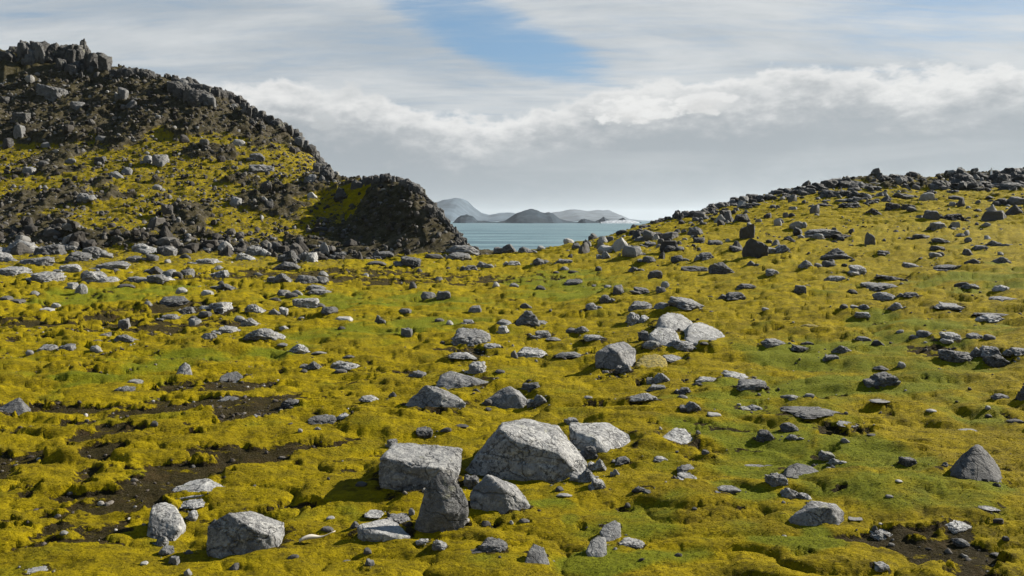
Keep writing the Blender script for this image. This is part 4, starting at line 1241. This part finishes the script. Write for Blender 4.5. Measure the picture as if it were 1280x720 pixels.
# ------------------------------------------------------------------ small stones nobody could count
SMALL = []
for q in range(10):
    shp = ['block', 'slab', 'wedge', 'pyr', 'slab'][q % 5]
    P = np.array(TPL[shp]) + np.random.RandomState(q).uniform(-.14, .14, (len(TPL[shp]), 3))
    P = np.r_[P, np.c_[P[:4, :2] * .8, np.full(4, -.4)]]
    SMALL.append(carve(P, 2, 900 + q, rough=0.12, sharp=24, chips=3))
TINY = []
for q in range(10):
    shp = ['block', 'slab', 'wedge', 'pyr', 'slab'][q % 5]
    P = np.array(TPL[shp]) + np.random.RandomState(q + 50).uniform(-.18, .18, (len(TPL[shp]), 3))
    P = np.r_[P, np.c_[P[:4, :2] * .8, np.full(4, -.4)]]
    TINY.append(carve(P, 1, 950 + q, rough=0.0, sharp=30, chips=2))
GRAIN = []
for q in range(12):
    shp = ['block', 'slab', 'wedge', 'pyr', 'slab'][q % 5]
    P = np.array(TPL[shp]) + np.random.RandomState(q + 80).uniform(-.2, .2, (len(TPL[shp]), 3))
    P = np.r_[P, np.c_[P[:4, :2] * .8, np.full(4, -.4)]]
    GRAIN.append(carve(P, 0, 980 + q, rough=0.25, sharp=30, chips=2))


def stones(name, label, spots, mat, flatten=1.0):
    """spots: x, y, z, width, depth, height, turn, fine?"""
    VV, FF, n = [], [], 0
    rng = random.Random(len(spots))
    for (x, y, z, a, b, h, rz, fine) in spots:
        v, f = rng.choice(SMALL if fine > 15 else TINY if fine > 4.5 else GRAIN)
        c, s = math.cos(rz), math.sin(rz)
        u = v * np.array([a, b, h])
        VV.append(np.c_[u[:, 0] * c - u[:, 1] * s + x, u[:, 0] * s + u[:, 1] * c + y, u[:, 2] + z + ZC])
        FF.append(f + n)
        n += len(v)
    me = mesh_np('stones_shape', np.concatenate(VV), np.concatenate(FF), mat, smooth=False)
    return link(name, me, kind='stuff', label=label)


spots = []
for qi, (c, r_, w, h, s, t) in enumerate(rest):
    if c > 690 and r_ < 420 and qi % 2:
        continue
    x, y, z, a, b, hh, rz = place(c, r_, w, h, s, t, 0)
    spots.append((x, y, z, a, b, hh, rz, max(w, 8)))
rs = np.random.RandomState(5)
for (c, r_, w, o) in THINGS:                     # chips lying round the larger rocks
    x, y = o.location.x, o.location.y
    wm = w / F * y
    for _ in range(rs.randint(1, 4)):
        a_ = rs.uniform(0, 6.28)
        d_ = wm * rs.uniform(.5, 1.25)
        sx, sy = x + d_ * math.cos(a_), y + 0.8 * d_ * math.sin(a_)
        ws = min(wm * rs.uniform(.05, .18), 0.05 + 0.008 * y)
        spots.append((sx, sy, height(sx, sy) - 0.1 * ws, ws, ws * rs.uniform(.6, 1), ws * rs.uniform(.3, .7), rs.uniform(0, 6.28), ws / y * F))
# candidate vertices weighted by how stony the ground is
dA = (RAD[None, :] * np.gradient(RAD)[None, :] * np.gradient(TH)[:, None])
clump = sstep(fbm(GX * 0.45, GY * 0.45, octv=3, seed=201), -0.25, 0.5)
vis = (np.abs(PX - 640) < 760) & (YD > 4.5) & (RAD[None, :] < 105)


def scatter(dens, wmin, wmax, power, fine_px=7.0, squash=0.6):
    lam = dens * dA * vis
    p = lam.ravel() / lam.sum()
    n = int(lam.sum())
    ii = rs.choice(p.size, size=n, p=p)
    res = []
    for q in ii:
        a_, b_ = divmod(int(q), NR)
        a2 = min(a_ + 1, NT_ - 1)
        t = rs.rand()
        x = GX[a_, b_] * (1 - t) + GX[a2, b_] * t
        y = GY[a_, b_] * (1 - t) + GY[a2, b_] * t
        w = wmin * (wmax / wmin) ** (rs.rand() ** power)
        z = ZG[a_, b_] * (1 - t) + ZG[a2, b_] * t
        res.append((x, y, z - 0.02 * w, w, w * rs.uniform(.6, 1), w * rs.uniform(.35, .8) * squash / .6, rs.uniform(0, 6.28), w / y * F))
    return res


hillm = ((GX < 0) & (YD > 48.5) & (PX < 600)).astype(float)
rightm = ((GX > 4) & (YD > 22)).astype(float)
chute = np.exp(-((PX - 350) / 45) ** 2 - ((YD - 61) / 7) ** 2)
scree = scatter(hillm * (rocky_and_shade * 8.0 + 5.0 * clump + 0.8 + 9 * chute * clump), 0.08, 0.46, 2.3, 6)
scree += scatter(hillm * (up * 0.10 + 0.05 * rocky_and_shade), 0.4, 1.2, 2.4, 6)
scree += scatter(footb * 3.0, 0.2, 1.2, 2.2, 6)
spots += scatter(rightm * (0.6 * clump ** 2 + 3.0 * rocky_and_shade) * sstep(YD, 18, 50), 0.10, 1.0, 2.4)
spots += scatter(((YD > 14) & (YD < 50)) * clump ** 2 * (0.5 + 1.2 * soil), 0.05, 0.42, 2.6, squash=0.45)
stones('scree', 'fine dark scree and broken stones over the left hill and knoll', scree, M_SCREE)
stones('scattered_stones', 'loose grey stones strewn over the right slope and the moss', spots, M_STONES)
near = scatter((YD < 17) * (0.9 * clump ** 2 * (1 - soil) + 450.0 * soil ** 2 * (0.15 + clump) + 3.0 * clump), 0.012, 0.075, 2.6, squash=0.5)
stones('pebbles', 'small pebbles on bare soil and between the moss cushions', near, M_PEBBLE)
open('/tmp/counts', 'w').write(str((len(spots), len(scree), len(near))))

# ------------------------------------------------------------------ moss fibres: the nap of the carpet
lam = (1 - sstep(soil, 0.15, 0.45)) * dA * (YD > 4.2) * (RAD[None, :] < 16) * (np.abs(PX - 640) < 760) * (1 - sstep(RAD, 9, 16))[None, :]
nb = 60000
pk = rs.choice(lam.size, size=nb, p=(lam / lam.sum()).ravel())
ai, bi = np.divmod(pk, NR)
jit = rs.uniform(-.5, .5, (nb, 2))
th_ = TH[ai] + jit[:, 0] * np.gradient(TH)[ai]
ra_ = RAD[bi] + jit[:, 1] * np.gradient(RAD)[bi]
c0 = np.stack([ra_ * np.sin(th_), ra_ * np.cos(th_), ZG[ai, bi] + ZC - 0.003], 1)
hgt = rs.uniform(.005, .013, nb)[:, None]
lean = rs.normal(0, .7, (nb, 2)) + np.array([[-.25, -.1]])
tip = c0 + hgt * np.c_[lean, np.ones(nb)]
ang = rs.uniform(0, 6.28, nb)
wd = rs.uniform(.0025, .006, nb)[:, None] * np.stack([np.cos(ang), np.sin(ang), 0 * ang], 1)
bv = np.stack([c0 - wd, c0 + wd, tip], 1).reshape(-1, 3)
m, q, b = new_mat('moss_fibre')
pos = q.node('ShaderNodeNewGeometry').outputs['Position']
at_ = q.node('ShaderNodeAttribute', attribute_name='cover')
sp_ = q.node('ShaderNodeSeparateColor')
q.link(at_.outputs['Color'], sp_.inputs[0])
rn = q.node('ShaderNodeNewGeometry').outputs['Random Per Island']
cy_ = q.mix(q.step(q.noise(q.mapping(pos, scale=(1, 1.6, 1)), 3.2, 5, 0.62), 0.34, 0.68), (0.088, 0.068, 0.003), (0.222, 0.168, 0.003))
cy_ = q.mix(q.math('MULTIPLY', rn, 0.5), cy_, (0.26, 0.21, 0.007))
cg_ = q.mix(rn, (0.03, 0.04, 0.004), (0.075, 0.09, 0.008))
q.put(b.inputs['Base Color'], q.mix(sp_.outputs[1], cy_, cg_))
b.inputs['Roughness'].default_value = 0.9
b.inputs['Specular IOR Level'].default_value = 0.05
me = mesh_np('moss_fibre_mesh', bv, np.arange(nb * 3).reshape(-1, 3), m, False)
ca = me.color_attributes.new('cover', 'FLOAT_COLOR', 'POINT')
cvv = np.repeat(CV.reshape(NT_, NR, 4)[ai, bi], 3, axis=0)
ca.data.foreach_set('color', cvv.astype(np.float32).ravel())
link('moss_fibres', me, kind='stuff', label='short springy fibres of the moss carpet in the foreground')

# ------------------------------------------------------------------ sea
m, q, b = new_mat('sea_water')
pos = q.node('ShaderNodeNewGeometry').outputs['Position']
w1 = q.noise(q.mapping(pos, scale=(0.35, 1.0, 1), rot=(0, 0, R(12))), 0.11, 6, 0.62, 0.3)
w2 = q.noise(q.mapping(pos, scale=(0.5, 1.0, 1), rot=(0, 0, R(-8))), 0.022, 5, 0.6)
gust = q.noise(q.mapping(pos, scale=(0.22, 1.0, 1)), 0.006, 4, 0.55)
foam = q.step(q.noise(q.mapping(pos, scale=(0.3, 1.0, 1)), 0.05, 7, 0.7), 0.665, 0.72)
wc = q.mix(q.step(gust, 0.38, 0.62), (0.020, 0.054, 0.070), (0.058, 0.110, 0.128))
wc = q.mix(q.math('MULTIPLY', q.step(q.noise(q.mapping(pos, scale=(0.25, 1.0, 1)), 0.02, 7, 0.75), 0.42, 0.60), 0.75), wc, (0.13, 0.205, 0.215))  # pale glints painted into the water colour as streaks
wc = q.mix(q.math('MULTIPLY', q.step(q.noise(q.mapping(pos, scale=(0.3, 1.0, 1), loc=(40, 9, 0)), 0.06, 7, 0.75), 0.5, 0.64), 0.7), wc, (0.008, 0.03, 0.04))
wc = q.mix(q.math('MULTIPLY', foam, 0.75), wc, (0.7, 0.74, 0.74))
q.put(b.inputs['Base Color'], wc)
b.inputs['Roughness'].default_value = 0.38
b.inputs['Specular IOR Level'].default_value = 0.28
b.inputs['IOR'].default_value = 1.33
n1 = q.bump(w2, 0.7, 6.0)
q.put(b.inputs['Normal'], q.bump(w1, 0.8, 1.6, n1))
sea = mesh_np('sea_sheet', [(-18000, -3000, 0), (18000, -3000, 0), (18000, 26000, 0), (-18000, 26000, 0)], [(0, 1, 2, 3)], m, False)
link('sea', sea, kind='structure', label='choppy grey-green sea beyond the saddle', category='sea')


# ------------------------------------------------------------------ islands across the water
def island(name, label, y, skyline, depth, col, seed, base_row=None):
    """ridge profile (column, row) at distance y, given real depth front and back"""
    p = np.array(skyline, float)
    n, r_ = 120, 41
    cs = np.linspace(p[0, 0], p[-1, 0], n)
    rows = np.interp(cs, p[:, 0], p[:, 1])
    rows = np.convolve(np.pad(rows, 1, mode='edge'), np.ones(3) / 3, 'valid')
    xs = (cs - 640) / F * y
    h = np.maximum(0, np.array([ray(640, a)[1] * y for a in rows]) + ZC)
    s = np.linspace(-1, 1, r_)
    prof = np.clip(1 - np.abs(s), 0, 1) ** 0.8
    X = np.repeat(xs[:, None], r_, 1) + 0 * s
    Y = y + s[None, :] * depth * (0.35 + 0.65 * (h / h.max())[:, None])
    Z = h[:, None] * prof[None, :]
    nz = ridged(X / depth * 2.2 + seed, Y / depth * 2.2, 4, seed)
    nz2 = fbm(X / depth * 7 + seed, Y / depth * 7, octv=3, seed=seed + 3)
    Z = Z * (1 + 0.22 * nz * (np.abs(s) > .05) + 0.14 * nz2) - 1.0
    ii = np.arange(n * r_).reshape(n, r_)
    qd = np.stack([ii[:-1, :-1], ii[1:, :-1], ii[1:, 1:], ii[:-1, 1:]], -1).reshape(-1, 4)
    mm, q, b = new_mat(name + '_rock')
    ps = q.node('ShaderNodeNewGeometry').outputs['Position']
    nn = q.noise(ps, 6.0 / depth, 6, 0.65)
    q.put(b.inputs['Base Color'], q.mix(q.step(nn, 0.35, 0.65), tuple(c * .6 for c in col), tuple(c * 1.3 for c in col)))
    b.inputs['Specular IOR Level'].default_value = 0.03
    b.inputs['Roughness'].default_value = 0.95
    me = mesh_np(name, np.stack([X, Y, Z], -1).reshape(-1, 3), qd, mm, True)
    return link(name, me, kind='structure', label=label, category='island')


BR = 277.5
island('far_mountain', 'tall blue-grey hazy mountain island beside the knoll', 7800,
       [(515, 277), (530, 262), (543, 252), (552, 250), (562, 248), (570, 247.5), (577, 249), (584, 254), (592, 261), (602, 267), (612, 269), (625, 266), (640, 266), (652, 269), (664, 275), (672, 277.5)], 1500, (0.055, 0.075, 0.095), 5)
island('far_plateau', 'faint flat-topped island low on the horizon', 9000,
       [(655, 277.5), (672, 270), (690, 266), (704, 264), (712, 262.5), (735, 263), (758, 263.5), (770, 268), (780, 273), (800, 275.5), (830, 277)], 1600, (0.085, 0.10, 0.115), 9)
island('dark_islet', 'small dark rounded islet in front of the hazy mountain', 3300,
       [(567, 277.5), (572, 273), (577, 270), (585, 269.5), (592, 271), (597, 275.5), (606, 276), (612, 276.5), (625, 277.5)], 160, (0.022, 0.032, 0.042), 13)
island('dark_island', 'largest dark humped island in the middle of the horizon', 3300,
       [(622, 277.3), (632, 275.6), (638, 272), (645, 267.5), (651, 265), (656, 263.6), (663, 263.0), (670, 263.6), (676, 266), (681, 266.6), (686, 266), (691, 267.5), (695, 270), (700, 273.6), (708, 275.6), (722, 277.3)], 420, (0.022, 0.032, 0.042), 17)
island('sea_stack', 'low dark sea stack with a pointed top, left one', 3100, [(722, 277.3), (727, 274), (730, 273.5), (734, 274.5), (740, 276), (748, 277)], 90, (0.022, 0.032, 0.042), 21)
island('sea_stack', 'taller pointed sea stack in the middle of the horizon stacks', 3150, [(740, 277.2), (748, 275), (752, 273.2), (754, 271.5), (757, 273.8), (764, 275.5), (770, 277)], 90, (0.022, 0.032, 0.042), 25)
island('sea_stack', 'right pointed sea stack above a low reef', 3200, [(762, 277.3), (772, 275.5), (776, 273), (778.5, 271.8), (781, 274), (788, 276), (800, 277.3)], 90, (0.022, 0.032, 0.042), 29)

island('low_reef', 'low pale reef with ice at the right end of the horizon', 2900, [(750, 277.4), (758, 276.0), (768, 275.3), (780, 275.0), (790, 275.8), (798, 277.4)], 60, (0.30, 0.32, 0.34), 33)

# ------------------------------------------------------------------ sea air
hz = bpy.data.materials.new('sea_air')
hz.use_nodes = True
hz.node_tree.nodes.clear()
q = NT(hz.node_tree)
vo = q.node('ShaderNodeVolumePrincipled')
vo.inputs['Color'].default_value = (0.74, 0.84, 0.93, 1)
vo.inputs['Density'].default_value = 0.000022
vo.inputs['Anisotropy'].default_value = 0.3
oo = q.node('ShaderNodeOutputMaterial')
q.link(vo.outputs[0], oo.inputs['Volume'])
X0, X1, Y0, Y1, Z0, Z1 = -18100, 18100, -3100, 26100, -4.0, 330.0
hv = [(a, b_, c) for a in (X0, X1) for b_ in (Y0, Y1) for c in (Z0, Z1)]
hf = [(0, 1, 3, 2), (4, 6, 7, 5), (0, 4, 5, 1), (2, 3, 7, 6), (0, 2, 6, 4), (1, 5, 7, 3)]
link('haze', mesh_np('haze_box', hv, hf, hz, False), kind='stuff')
